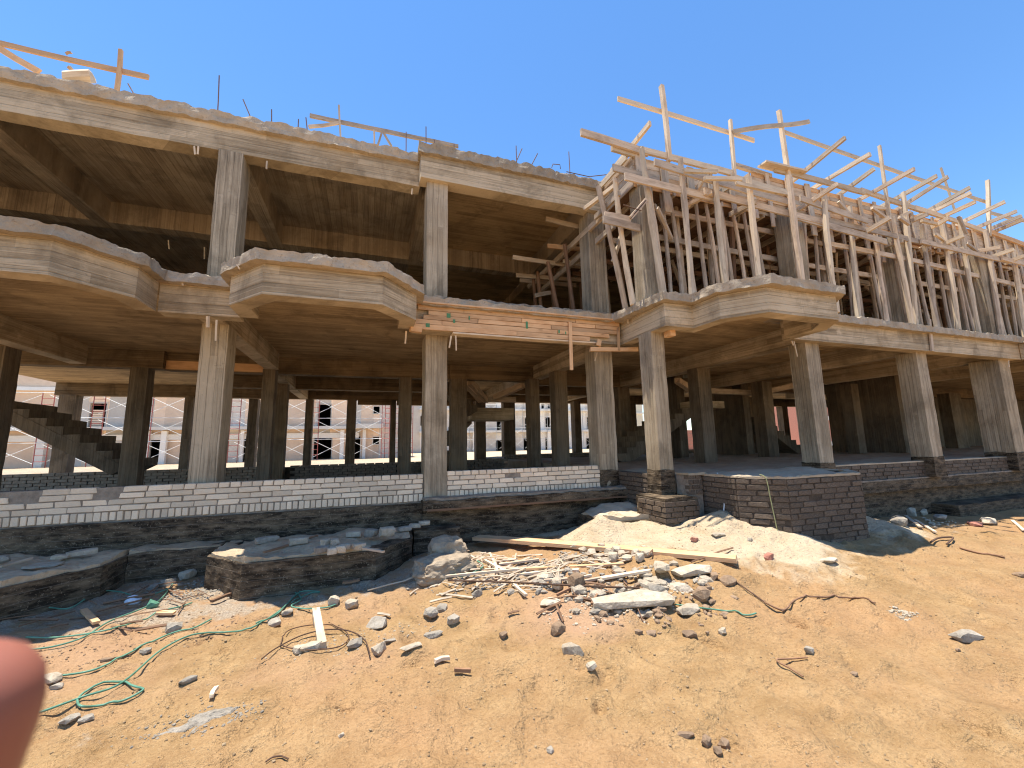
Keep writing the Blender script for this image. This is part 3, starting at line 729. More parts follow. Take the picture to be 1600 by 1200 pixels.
def foundation(cx, label, tz_=0.42, left=None):
    f = empty('bay_foundation', (cx, 5.6, 0.1), label, 'foundation', 'bay foundations in front of the plinth')
    line = [(cx-1.13, 6.43), (cx-1.13, 5.71), (cx-0.66, 5.17), (cx+0.66, 5.17), (cx+1.13, 5.71), (cx+1.13, 6.43)]
    ribbon('kerb_wall', line, -0.15, tz_, 0.2, 'bitumen', f, 0.08, 0.010, 0.014, nzs=5)
    inner = offset_line(line, -0.035)
    poly_slab('sand_fill', inner, 0.0, tz_+0.03, 'fill_sand', f, 0.065, 0.06)
    return f
foundation(-3.72, 'black kerbed bay foundation full of grey sand at the left edge')
foundation(-0.54, 'black kerbed bay foundation strewn with broken white bricks', 0.43)
fg = empty('gap_footing', (-2.1, 6.3, 0.1), 'black footing wall in the gap between the two bay foundations', 'foundation')
solid('kerb_wall', (-2.585, 6.16, -0.15), (-1.675, 6.43, 0.44), 'bitumen', fg, 0.08, 0.012, 0.014)
poly_slab('sand_fill', [(-2.58, 6.18), (-1.68, 6.18), (-1.68, 6.43), (-2.58, 6.43)], 0.35, 0.46, 'fill_sand', fg, 0.05, 0.07)
fb = empty('footing_block', (0.95, 6.2, 0.1), 'small dark concrete footing block between foundation and black plinth', 'footing')
solid('block', (0.64, 6.05, -0.1), (1.28, 6.41, 0.44), 'bitumen', fb, 0.08, 0.014, 0.02)
fb2 = empty('footing_block', (3.7, 5.6, 0.1), 'sand covered black footing beside the pale sand mound', 'footing')
solid('block', (3.28, 5.32, -0.1), (4.24, 6.24, 0.47), 'bitumen', fb2, 0.08, 0.016, 0.02)
poly_slab('sand_cover', [(3.30, 5.36), (4.22, 5.36), (4.22, 6.22), (3.30, 6.22)], 0.40, 0.52, 'floor_sand', fb2, 0.10, 0.08)

# ---------------------------------------------------------------- white brick walls
rw = random.Random(11)
def white_wall(x0, x1, yf, z0, label, top_from, gaps, loc):
    w = empty('brick_wall', loc, label, 'brick wall', 'white brick dwarf walls')
    solid('mortar', (x0, yf+0.014, z0-0.02), (x1, yf+0.11, z0+0.40), 'mortar', w, 0.15, 0.006, 0.01)
    brick_face(w, (x0, yf), (x1, yf), [(z0, 0.112, 0.074, 0.3)], 'white_brick', 0.12, 0.0, rw)
    brick_face(w, (x0, yf), (x1, yf), [(z0+0.114+0.074*k, 0.074, 0.252, (0.1, 0.62, 0.2)[k]) for k in range(3)], 'white_brick', 0.12, 0.012, rw)
    zt = z0+0.114+0.222
    x = x0
    while x < x1-0.05:
        ln = 0.128 if x > top_from else (0.25 if rw.random() < 0.8 else 0.128)
        e = min(x1, x+ln)
        if not any(a < (x+e)/2 < b for a, b in gaps):
            brick(w, ((x+e)/2, yf+0.06+(rw.random()-.5)*0.01, zt+0.036), (e-x-0.012, 0.12, 0.064), 0, 'white_brick', rw)
        x = e
    return w
white_wall(-5.6, 0.815, 6.50, 0.775, 'long low white brick wall left of the middle column', -1.95, [(-6, -3.72), (-2.98, -2.78)], (-2.4, 6.5, 0.77))
wr = white_wall(1.175, 3.90, 6.50, 0.80, 'short low white brick wall between two columns above black plinth', -3, [], (2.5, 6.5, 0.8))
for (x, z) in ((-0.06, 0.962), (0.32, 0.888)): pass

# ---------------------------------------------------------------- dark bitumen-washed brickwork
rd = random.Random(23)
def courses(z0, z1, ln=0.25, h=0.075):
    n = int((z1-z0)/h+0.5); return [(z0+i*h, h, ln, (0.0, 0.5, 0.28)[i % 3]) for i in range(n)]
ped = empty('brick_pedestal', (5.9, 4.6, 0.1), 'bay shaped pedestal of bitumen blackened bricks topped with pale sand', 'pedestal')
pline = [(4.82, 5.30), (4.83, 4.50), (5.25, 4.06), (6.72, 4.06), (7.12, 4.50), (7.12, 5.36)]
ribbon('mortar_core', offset_line(pline, -0.012), -0.1, 1.09, 0.20, 'dark_mortar', ped, 0.15, 0.005, 0.004)
for a, b in zip(pline, pline[1:]):
    brick_face(ped, a, b, courses(0.02 if a[0] > 5 else 0.17, 1.075), 'dark_brick', 0.11, 0.01, rd)
poly_slab('sand_top', offset_line(pline, -0.03) , 0.9, 1.10, 'floor_sand', ped, 0.035, 0.10)
ribbon('sand_crust', pline, 1.075, 1.105, 0.12, 'floor_sand', ped, 0.05, 0.004, 0.016, nzs=2)
pier = empty('brick_pier', (4.4, 5.2, 0.4), 'blackened brick pier with bright mortar under the fourth column', 'pier')
solid('mortar_core', (4.545, 5.085, 0.1), (4.80, 5.34, 1.085), 'mortar', pier, 0.12, 0.005)
solid('base_course', (4.02, 4.99, 0.0), (4.62, 5.66, 0.79), 'bitumen', pier, 0.08, 0.01)
brick_face(pier, (4.54, 5.07), (4.81, 5.07), courses(0.80, 1.09, 0.13), 'dark_brick', 0.10, 0.0, rd)
brick_face(pier, (4.00, 4.97), (4.62, 4.97), courses(0.22, 0.76, 0.2), 'dark_brick', 0.08, 0.05, rd)
brick_face(pier, (4.00, 5.6), (4.00, 4.97), courses(0.22, 0.76, 0.2), 'dark_brick', 0.08, 0.05, rd)
solid('pier_cap', (4.53, 5.05, 1.09), (4.86, 5.34, 1.125), 'floor_sand', pier, 0.06, 0.006, 0.012)
side = empty('return_wall', (4.3, 5.9, 0.5), 'dark brick return wall between the third and fourth columns', 'brick wall')
solid('mortar_core', (4.285, 5.66, 0.2), (4.45, 6.52, 1.08), 'dark_mortar', side, 0.15, 0.005)
brick_face(side, (4.27, 6.50), (4.27, 5.66), courses(0.34, 1.08), 'dark_brick', 0.10, 0.0, rd)
base = empty('plinth_wall', (11, 5.4, 0.3), 'dark brick and concrete plinth wall running right from the pedestal', 'plinth')
solid('mortar_core', (7.13, 5.372, 0.74), (46, 5.6, 1.08), 'dark_mortar', base, 0.25, 0.005, 0.01)
brick_face(base, (7.14, 5.36), (15.2, 5.36), courses(0.775, 1.08), 'dark_brick', 0.10, 0.01, rd)
solid('ground_beam', (7.13, 5.31, 0.55), (46, 5.6, 0.765), 'bitumen', base, 0.14, 0.014, 0.012)
solid('beam_crust', (7.2, 5.312, 0.755), (15.2, 5.36, 0.785), 'mortar', base, 0.08, 0.008, 0.012)
solid('lower_wall', (7.13, 5.42, -0.2), (46, 5.7, 0.56), 'bitumen', base, 0.2, 0.012)
solid('step_footing', (11.0, 5.0, -0.1), (14.5, 5.43, 0.24), 'bitumen', base, 0.12, 0.014, 0.01)
solid('sand_crust', (7.1, 5.36, 1.075), (46, 5.5, 1.10), 'floor_sand', base, 0.08, 0.005, 0.012)
poly_slab('sand_floor', [(4.46, 5.45), (46, 5.45), (46, 17), (4.46, 17)], 0.2, 1.085, 'floor_sand', base, 0.05, 0.35)
# dwarf walls far inside, where single bricks can no longer be picked out
inner = empty('inner_wall', (0, 14.5, 0.6), 'shaded grey brick dwarf walls standing far inside the ground floor', 'brick wall')
def joined_bricks(x0, x1, y, z0, n, name='bricks'):
    mb = MB(); r = random.Random(int(x0*10)+99)
    for k in range(n):
        x = x0 - 0.12*(k % 2)
        while x < x1:
            e = x+0.24; d = (r.random()-.5)*0.012
            mb.box((x+0.004, y+d, z0+0.075*k), (e-0.008, y+0.11+d, z0+0.075*k+0.066)); x = e+0.008
    o = mb.build(name, 'mortar', inner); o['kind'] = 'stuff'
joined_bricks(-8.6, -2.4, 12.95, 0.70, 6)
joined_bricks(-1.9, 0.8, 12.95, 0.70, 6)
joined_bricks(1.0, 4.2, 12.95, 0.70, 6)
joined_bricks(4.7, 26, 14.2, 0.95, 4)
solid('wall_core', (4.7, 14.33, 0.8), (26, 14.42, 1.23), 'dark_mortar', inner, 1.0, 0.004)
solid('wall_core', (-8.6, 13.08, 0.6), (4.2, 13.18, 1.10), 'dark_mortar', inner, 1.0, 0.004)

# ---------------------------------------------------------------- shuttering left on the front beam between two columns
sh = empty('beam_formwork', (2.5, 6.17, 3.36), 'fresh orange board shuttering on the beam between the middle columns', 'formwork')
rs = random.Random(5)
rows = [(3.36, 0.085, 0.60, 3.62), (3.447, 0.075, 0.62, 4.02), (3.524, 0.075, 0.74, 4.2), (3.601, 0.07, 0.82, 4.22), (3.673, 0.085, 0.66, 4.25)]
for k, (z, h, x0, x1) in enumerate(rows):
    cuts = sorted([x0] + [x0 + (x1-x0)*t for t in ((0.55,), (0.12, 0.7), (0.25, 0.62), (0.1, 0.45, 0.86), (0.2, 0.75))[k]] + [x1])
    for a, b in zip(cuts, cuts[1:]):
        timber('board', (a+0.004, 6.175-rs.random()*0.012, z+h/2), (b-0.004, 6.175-rs.random()*0.012, z+h/2), 0.024, h-0.006, 'timber_fresh', sh, 0.003)
timber('edge_plank', (0.62, 6.125, 3.765), (4.35, 6.125, 3.765), 0.13, 0.022, 'timber_fresh', sh, 0.004)
timber('soffit_board', (1.2, 6.24, 3.345), (3.8, 6.24, 3.345), 0.16, 0.024, 'timber_pale', sh, 0.003)
timber('cleat', (3.23, 6.13, 3.67), (3.22, 6.13, 2.83), 0.055, 0.025, 'timber_fresh', sh, 0.004)
timber('cleat', (4.2, 6.13, 3.64), (4.18, 6.13, 3.22), 0.04, 0.03, 'timber_fresh', sh, 0.003)
timber('cleat', (3.76, 6.12, 3.28), (3.79, 6.12, 3.39), 0.08, 0.03, 'timber_fresh', sh, 0.002)
timber('bearer', (3.62, 6.16, 3.22), (4.6, 6.16, 3.27), 0.06, 0.07, 'timber_fresh', sh, 0.004)
timber('block', (0.54, 6.1, 3.36), (0.72, 6.1, 3.35), 0.09, 0.12, 'timber_fresh', sh, 0.003)
for a, b in [((1.10, 3.575), (1.16, 3.645)), ((1.20, 3.50), (1.235, 3.555)), ((2.42, 3.50), (2.455, 3.62)), ((3.01, 3.46), (3.04, 3.52)), ((0.78, 3.40), (0.84, 3.46)), ((1.45, 3.57), (1.47, 3.63)), ((3.14, 3.45), (3.16, 3.50))]:
    mb = MB(); mb.box((a[0], 6.150, a[1]), (b[0], 6.153, b[1])); mb.build('paint_mark', 'green_paint', sh)

# ---------------------------------------------------------------- timber shoring and roof formwork on the right
fwk = empty('timber_formwork', (9, 5.1, 3.87), 'forest of rough timber props and planks shoring the roof formwork on the right', 'formwork')
rf = random.Random(41)
def prop(a, b, d=0.085, mat='timber', name='prop', rd_=True): return timber(name, b, a, d, d, mat, fwk, 0.02, rd_)
def onz(px): return px
# front row, one by one
FRONT = [((3.76, 5.85, 6.14), (4.17, 5.85, 3.94)), ((3.91, 5.55, 6.12), (4.11, 5.55, 3.94)), ((4.17, 5.12, 6.45), (4.36, 5.12, 4.04)), ((4.83, 4.98, 6.31), (4.83, 4.98, 4.0)), ((5.47, 4.9, 5.99), (5.46, 4.9, 4.21)), ((6.12, 4.8, 6.12), (6.1, 4.8, 4.32)), ((7.13, 4.8, 6.36), (7.12, 4.8, 4.45)), ((8.08, 4.85, 6.1), (8.02, 4.85, 4.49)), ((9.33, 5.14, 6.37), (9.08, 5.14, 3.97)), ((10.04, 5.14, 6.09), (9.95, 5.14, 4.01)), ((10.71, 5.14, 6.38), (10.77, 5.14, 4.02)), ((11.26, 5.14, 7.07), (10.92, 5.14, 4.02)), ((11.74, 5.14, 6.35), (11.64, 5.14, 4.04)), ((12.54, 5.14, 6.51), (12.43, 5.14, 4.04)), ((13.37, 5.14, 6.82), (13.23, 5.14, 4.04)), ((14.41, 5.14, 6.65), (14.18, 5.14, 4.02)), ((15.51, 5.14, 6.3), (15.25, 5.14, 4.05))]
for i, (a, b) in enumerate(FRONT):
    t = (3.86-a[2])/(b[2]-a[2]); FRONT[i] = (a, b) = (a, (a[0]+(b[0]-a[0])*t, a[1], 3.86))
    prop(a, b, 0.11 if i == 6 else 0.095, 'timber_pale' if i % 3 else 'timber')
for i in (2, 4, 5, 6, 7, 8, 10): # doubled props strapped behind
    a, b = FRONT[i]; prop((a[0]+0.13, a[1]+0.10, a[2]-0.35), (b[0]+0.13, b[1]+0.12, 3.86), 0.08)
# rows behind, darker timber more often further back: shade of the recess painted in
for row, (yy, st) in enumerate([(5.75, 0.62), (6.5, 0.70), (7.3, 0.75), (8.2, 0.8), (9.0, 0.9)]):
    x = 4.75 + 0.21*row
    while x < 19:
        if rf.random() > 0.08:
            dx = (rf.random()-.5)*0.16
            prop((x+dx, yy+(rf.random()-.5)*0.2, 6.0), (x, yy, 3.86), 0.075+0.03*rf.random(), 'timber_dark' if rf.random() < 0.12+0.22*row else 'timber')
        x += st*(0.8+0.4*rf.random())
# props left of the third column, inside the first floor
for a, b in [((3.6, 8.6, 5.58), (3.64, 8.6, 4.83)), ((3.63, 8.4, 5.58), (3.72, 8.4, 4.74)), ((3.53, 7.6, 5.45), (3.79, 7.6, 4.42)), ((3.74, 7.2, 5.7), (3.93, 7.2, 4.26)), ((4.13, 8.8, 6.24), (4.29, 8.8, 4.86)), ((4.55, 8.6, 5.87), (4.59, 8.6, 4.79)), ((4.85, 8.6, 5.82), (4.9, 8.6, 4.81)), ((4.36, 9.0, 6.01), (4.35, 9.0, 4.93))]:
    prop(a, (b[0], b[1], 3.85), 0.085, 'timber_dark')
for a, b, Y in [((853,342),(912,355),1), ((855,383),(912,390),1), ((802,401),(870,412),1), ((806,429),(845,434),1), ((898,375),(918,381),1), ((880,407),(915,413),1), ((812,440),(840,443),1)]: pass
for a, b in [((3.22, 6.95, 6.04), (4.11, 6.95, 5.98)), ((3.45, 7.4, 5.72), (4.4, 7.4, 5.77)), ((2.84, 7.9, 5.61), (4.62, 7.9, 5.61)), ((3.13, 8.5, 5.48), (4.96, 8.5, 5.58)), ((3.37, 8.9, 5.55), (4.9, 8.9, 5.59)), ((3.93, 7.1, 5.76), (4.41, 7.1, 5.73)), ((3.95, 7.7, 5.58), (4.76, 7.7, 5.57)), ((3.51, 8.3, 4.96), (3.9, 8.3, 5.07))]:
    timber('ledger', a, b, 0.035, 0.095, 'timber_fresh' if rf.random() < 0.4 else 'timber', fwk, 0.006)
timber('stringer', (3.8, 9.4, 5.62), (3.96, 6.0, 5.73), 0.06, 0.11, 'timber', fwk, 0.01)
timber('stringer', (3.96, 9.0, 5.37), (4.09, 5.9, 5.48), 0.06, 0.11, 'timber', fwk, 0.01)
timber('stringer', (3.73, 6.3, 5.97), (3.96, 5.55, 6.04), 0.06, 0.07, 'timber_pale', fwk, 0.01)
timber('stringer', (3.88, 6.2, 5.76), (3.95, 5.5, 5.83), 0.05, 0.09, 'timber', fwk, 0.01)
# long horizontal ledgers nailed across the props, in lengths
def ledger_run(y, z, x0, x1, h=0.11, mat='timber', sag=0.04, ln=(2.6, 4.0)):
    x = x0
    while x < x1:
        L = rf.uniform(*ln); e = min(x+L, x1)
        timber('ledger', (x-0.2, y, z+rf.uniform(-sag, sag)), (e+0.2, y+rf.uniform(-0.02, 0.02), z+rf.uniform(-sag, sag)), 0.03, h, mat, fwk, 0.012)
        x = e; y += rf.choice((-0.033, 0.033))
for a, b in [((4.25, 4.94, 6.08), (7.37, 4.94, 5.94)), ((3.71, 5.0, 5.76), (5.47, 5.0, 5.73)), ((5.26, 4.96, 5.79), (8.21, 4.96, 5.72)), ((7.65, 5.0, 6.14), (9.56, 5.0, 6.0)), ((7.38, 4.98, 5.71), (10.04, 4.98, 5.6)), ((3.71, 5.3, 6.12), (4.64, 5.3, 6.1)), ((3.63, 5.5, 5.37), (4.14, 5.5, 5.36)), ((3.53, 5.4, 5.22), (4.24, 5.4, 5.18))]:
    timber('ledger', a, b, 0.032, 0.125, 'timber', fwk, 0.012)
ledger_run(5.10, 5.86, 8.7, 19, 0.11); ledger_run(5.22, 5.45, 8.9, 19, 0.10)
for k in range(26):      # slimmer props crowded between the front ones
    x = 8.2+0.43*k+rf.uniform(-.1, .1); prop((x+rf.uniform(-.06, .06), 5.34+rf.random()*0.2, 6.0), (x, 5.38+rf.random()*0.2, 3.86), 0.07, 'timber')
for k in range(9):
    x = 4.7+0.3*k+rf.uniform(-.08, .08); prop((x+rf.uniform(-.05, .05), 5.5, 6.0), (x, 5.4, 3.86), 0.07, 'timber')
for yy in (5.7, 6.5, 7.3, 8.2):
    for zz in ((5.75, 5.2) if yy < 6 else (5.5,)): ledger_run(yy-0.08, zz, 4.6, 19, 0.10, 'timber' if yy < 7 else 'timber_dark')  # rear ledgers in darker timber, recess shade put into the colour
# joists lying across, many of them oversailing the roof edge towards the street
LOW = [((8.0, 6.2, 6.02), (8.0, 4.54, 6.21)), ((9.59, 6.4, 6.24), (9.59, 5.5, 6.29)), ((9.68, 5.4, 5.8), (9.68, 4.68, 5.92)), ((10.78, 6.0, 5.87), (10.78, 5.06, 5.79)), ((12.46, 5.3, 6.0), (12.46, 4.78, 6.03)), ((13.15, 5.6, 5.98), (13.15, 5.09, 5.97)), ((13.95, 5.2, 6.07), (13.95, 4.8, 5.98)), ((14.59, 5.2, 6.0), (14.59, 4.81, 6.02)), ((5.43, 5.6, 5.82), (5.43, 5.09, 6.18)), ((6.29, 5.4, 5.79), (6.29, 4.84, 5.72)), ((5.99, 5.6, 6.12), (5.99, 5.01, 6.1)), ((15.11, 5.2, 5.89), (15.11, 4.85, 5.94)), ((11.32, 5.1, 6.36), (11.32, 4.82, 6.36)), ((12.01, 5.1, 6.32), (12.01, 4.79, 6.38))]
for a, b in LOW: timber('joist', a, b, 0.05, 0.085, 'timber_pale' if rf.random() < 0.5 else 'timber', fwk, 0.008)
HIGH = [((8.42, 5.4, 7.11), (8.42, 4.54, 7.26)), ((9.13, 5.4, 7.07), (9.13, 4.56, 7.09)), ((9.86, 5.4, 7.07), (9.86, 4.9, 7.17)), ((10.54, 5.4, 7.05), (10.54, 4.57, 7.09)), ((11.46, 5.4, 7.1), (11.46, 4.63, 7.17)), ((11.93, 5.4, 7.09), (11.93, 4.65, 7.26)), ((12.86, 5.4, 7.11), (12.86, 4.69, 7.22)), ((12.86, 5.35, 7.03), (12.86, 4.69, 7.09)), ((13.17, 5.35, 6.93), (13.17, 4.76, 6.97)), ((14.16, 5.4, 7.0), (14.16, 4.65, 7.09)), ((14.87, 5.4, 6.97), (14.87, 4.73, 7.02)), ((15.4, 5.4, 6.99), (15.4, 4.84, 7.05)), ((15.51, 5.4, 6.93), (15.51, 4.86, 6.98)), ((4.3, 5.5, 6.84), (4.3, 5.02, 6.87))]
for a, b in HIGH:
    a = Vector(a); b = Vector(b); a = a + (a-b).normalized()*0.7
    timber('joist', a, b, 0.05, 0.085, 'timber_pale' if rf.random() < 0.6 else 'timber', fwk, 0.008)
x = 4.5
while x < 19:
    timber('joist', (x, 5.36+rf.random()*0.1, 5.99), (x+(rf.random()-.5)*0.05, 9.2, 5.99), 0.05, 0.10, 'timber', fwk, 0.008); x += 0.55
# deck boards and side boards of the edge beam form
yy = 5.48; k = 0
while yy < 9.2:
    cuts = [4.25, 7.1+rf.uniform(-.8, .8), 10.6+rf.uniform(-.8, .8), 14.2+rf.uniform(-.8, .8), 19]
    for a, b in zip(cuts, cuts[1:]):
        timber('deck_board', (a, yy, 6.055), (b-0.01, yy, 6.055), 0.20, 0.025, 'timber_dark', fwk, 0.004)  # dark timber paints in the shade under the deck
    yy += 0.207
solid('wet_slab', (4.3, 5.5, 6.075), (7.0, 9.2, 6.50), 'concrete_beam', fwk, 1.0, 0.004)
solid('wet_slab', (7.0, 5.5, 6.075), (19, 9.2, 6.78), 'concrete_beam', fwk, 1.0, 0.004)
for k in range(9):
    z = 6.02+0.098*k
    cuts = [4.22, 7.02, 9.4+rf.uniform(-1, 1), 12.0+rf.uniform(-1, 1), 15.4+rf.uniform(-1, 1), 19]
    for a, b in zip(cuts, cuts[1:]):
        if k > 5 and a < 6: continue
        timber('side_board', (a, 5.45-rf.random()*0.012, z), (b-0.008, 5.45-rf.random()*0.012, z), 0.022, 0.092, 'timber' if rf.random() < 0.6 else 'timber_fresh', fwk, 0.003)
    if k < 6: timber('side_board', (4.20+rf.random()*0.01, 6.45, z), (4.20+rf.random()*0.01, 5.44, z), 0.022, 0.092, 'timber', fwk, 0.003)
    else: timber('side_board', (7.0, 7.5, z), (7.0, 5.46, z), 0.022, 0.092, 'timber', fwk, 0.003)
x = 4.3
while x < 19:      # vertical studs against the side boards
    zt = 6.56 if x < 7 else 6.86
    ln = rf.choice((0.6, 0.75, 1.0, 1.3)) + (0.15 if x > 7 else 0)
    timber('stud', (x, 5.39, zt), (x+(rf.random()-.5)*0.05, 5.37, zt-ln), rf.choice((0.08, 0.10, 0.14)), 0.03, 'timber', fwk, 0.004); x += rf.uniform(0.38, 0.62)
solid('roof_edge', (19, 5.4, 6.15), (46, 9.2, 6.62), 'concrete_beam', fwk, 0.8, 0.01)
for a, b in [((4.16, 5.46, 6.60), (4.16, 6.50, 6.60)), ((4.10, 5.44, 6.50), (4.10, 6.44, 6.50))]:
    timber('edge_plank', a, b, 0.035, 0.09, 'timber_pale', fwk, 0.004)
# walings along the top of the edge form
timber('waling', (3.16, 5.35, 6.67), (4.48, 5.35, 6.6), 0.045, 0.125, 'timber', fwk, 0.006)
for a, b in [((4.3, 5.33, 6.61), (6.4, 5.33, 6.61)), ((6.31, 5.33, 6.54), (7.84, 5.33, 6.49)), ((7.52, 5.33, 6.94), (10.23, 5.33, 6.97)), ((10.13, 5.33, 7.01), (12.28, 5.33, 6.91)), ((12.04, 5.33, 6.94), (15.07, 5.33, 6.79)), ((3.78, 5.4, 6.57), (4.35, 5.4, 6.56))]:
    timber('waling', a, b, 0.045, 0.11, 'timber_pale', fwk, 0.008)
timber('waling', (7.15, 5.3, 6.96), (8.3, 5.3, 7.0), 0.20, 0.04, 'timber_pale', fwk, 0.005)
timber('waling', (6.56, 5.42, 6.89), (7.53, 5.42, 6.85), 0.06, 0.08, 'timber', fwk, 0.005)
timber('waling', (15.17, 5.36, 6.86), (19, 5.36, 6.62), 0.045, 0.12, 'timber_fresh', fwk, 0.008)
# loose short braces and off-cuts nailed in all directions
for a, b in [((4.7, 4.8, 5.93), (5.41, 4.8, 6.07)), ((5.06, 4.75, 5.84), (5.88, 4.75, 6.0)), ((5.69, 4.7, 5.85), (6.81, 4.7, 5.88)), ((5.36, 4.9, 5.75), (5.15, 5.3, 5.69)), ((8.92, 5.1, 6.37), (9.25, 5.1, 6.08)), ((9.77, 5.0, 6.33), (10.21, 5.0, 6.17)), ((10.69, 5.0, 6.3), (11.06, 5.0, 6.47)), ((11.45, 5.0, 6.33), (11.99, 5.0, 6.34)), ((12.94, 5.0, 6.69), (13.14, 5.0, 6.28)), ((11.87, 5.0, 6.08), (13.33, 5.3, 6.1)), ((13.33, 5.1, 6.13), (13.8, 5.1, 5.94)), ((10.55, 4.95, 6.22), (10.85, 4.95, 6.12)), ((4.55, 5.3, 5.55), (4.99, 5.5, 5.13)), ((4.74, 5.6, 5.82), (4.95, 5.5, 5.15)), ((3.84, 5.1, 5.13), (4.17, 5.1, 5.51)), ((4.01, 5.9, 4.78), (4.21, 5.9, 5.3)), ((11.91, 5.3, 5.92), (12.07, 5.3, 5.63)), ((10.42, 5.1, 6.49), (9.97, 5.1, 6.44))]:
    timber('brace', a, b, 0.05, 0.06, 'timber_pale' if rf.random() < 0.6 else 'timber', fwk, 0.006)
for i in range(30):
    x = rf.uniform(5, 18); y = rf.uniform(5.6, 8.5); z = rf.uniform(4.3, 5.6)
    timber('brace', (x, y, z), (x+rf.uniform(-1.2, 1.2), y+rf.uniform(-0.8, 0.8), z+rf.uniform(0.3, 0.9)), 0.04, 0.09, 'timber', fwk, 0.01)
# guard rails above the formwork edge
for a, b, w in [((4.85, 5.3, 8.0), (4.89, 5.3, 6.5), 0.07), ((6.44, 5.3, 7.73), (6.39, 5.3, 6.34), 0.055), ((7.82, 5.3, 8.32), (7.85, 5.3, 6.81), 0.07), ((11.0, 5.3, 8.28), (10.94, 5.3, 6.41), 0.055), ((15.46, 5.3, 8.34), (14.95, 5.3, 6.65), 0.07), ((18.14, 7.2, 10.63), (18.49, 7.2, 9.1), 0.05)]:
    timber('guard_post', b, a, w, w, 'timber_pale', fwk, 0.01)
for a, b in [((3.95, 5.38, 7.55), (7.12, 5.38, 7.52)), ((6.43, 5.25, 7.44), (7.79, 5.25, 7.93)), ((7.67, 5.25, 7.9), (8.62, 5.25, 8.24)), ((7.96, 5.38, 7.94), (15.43, 5.38, 7.75)), ((15.33, 5.4, 7.49), (17.25, 5.4, 7.54))]:
    timber('guard_rail', a, b, 0.03, 0.085, 'timber_pale', fwk, 0.012)
for a, b in [((3.65, 5.0, 5.26), (3.98, 5.0, 5.22)), ((3.73, 4.95, 5.02), (4.04, 4.95, 5.38))]:
    mb = MB(); mb.tube([a, b], 0.009, 5); mb.build('tie_bar', 'rusty_steel', fwk)
# red cloth hanging far inside
cl = MB()
for i in range(7):
    x = 5.95+0.05*i; y = 13.0+0.05*math.sin(i*1.9)
    cl.v += [(x, y, 4.75-0.03*i), (x+0.01*math.sin(i), y+0.03*math.cos(i*2.2), 3.9)]
cl.f = [(2*i, 2*i+1, 2*i+3, 2*i+2) for i in range(6)]
co_ = link('cloth', mesh('cloth', cl.v, cl.f, True), 'red_cloth')
md = co_.modifiers.new('thickness', 'SOLIDIFY'); md.thickness = 0.006
tag(co_, 'dark red cloth hanging far back on the first floor', 'cloth')

# ---------------------------------------------------------------- timber rails left on the finished roof
gr = empty('roof_guardrail', (-4, 6.9, RT), 'broken timber guard rail on the roof edge at upper left', 'guard rail')
for a, b, w, h in [((-5.13, 6.9, 7.2), (-3.28, 6.9, 7.18), 0.03, 0.075), ((-5.0, 6.9, 7.15), (-4.43, 6.8, 6.81), 0.03, 0.08), ((-3.64, 6.88, 7.51), (-3.62, 6.88, 6.83), 0.045, 0.045), ((-4.25, 6.9, 7.26), (-4.19, 6.9, 7.3), 0.02, 0.03)]:
    timber('rail' if w != 0.045 else 'post', a, b, w, h, 'timber_fresh', gr, 0.01)
lg = empty('log_offcut', (-4.03, 6.8, 6.85), 'pale round log off-cut lying on the upper left roof edge', 'timber')
timber('log', (-4.14, 6.75, 6.76), (-3.86, 6.75, 6.87), 0.16, 0.16, 'timber_pale', lg, 0.004, True)
timber('branch', (-4.13, 6.8, 6.98), (-4.04, 6.8, 6.88), 0.05, 0.05, 'timber_fresh', lg, 0.004, True)
gr2 = empty('roof_guardrail', (-0.1, 6.9, RT), 'thin timber guard rail on short posts above the second balcony', 'guard rail')
timber('rail', (-1.1, 7.0, 7.21), (1.46, 7.0, 7.25), 0.03, 0.07, 'timber', gr2, 0.008)
timber('rail', (-1.1, 6.95, 6.96), (-0.63, 6.95, 7.16), 0.03, 0.05, 'timber', gr2, 0.008)
for a, b in [((-0.65, 6.95, 7.49), (-0.6, 6.95, 6.89)), ((-0.06, 6.95, 7.16), (-0.05, 6.95, 6.88)), ((0.07, 6.97, 7.17), (0.01, 6.97, 6.91)), ((0.1, 6.97, 7.17), (0.24, 6.97, 6.94))]:
    timber('post', a, b, 0.03, 0.03, 'timber', gr2, 0.004)

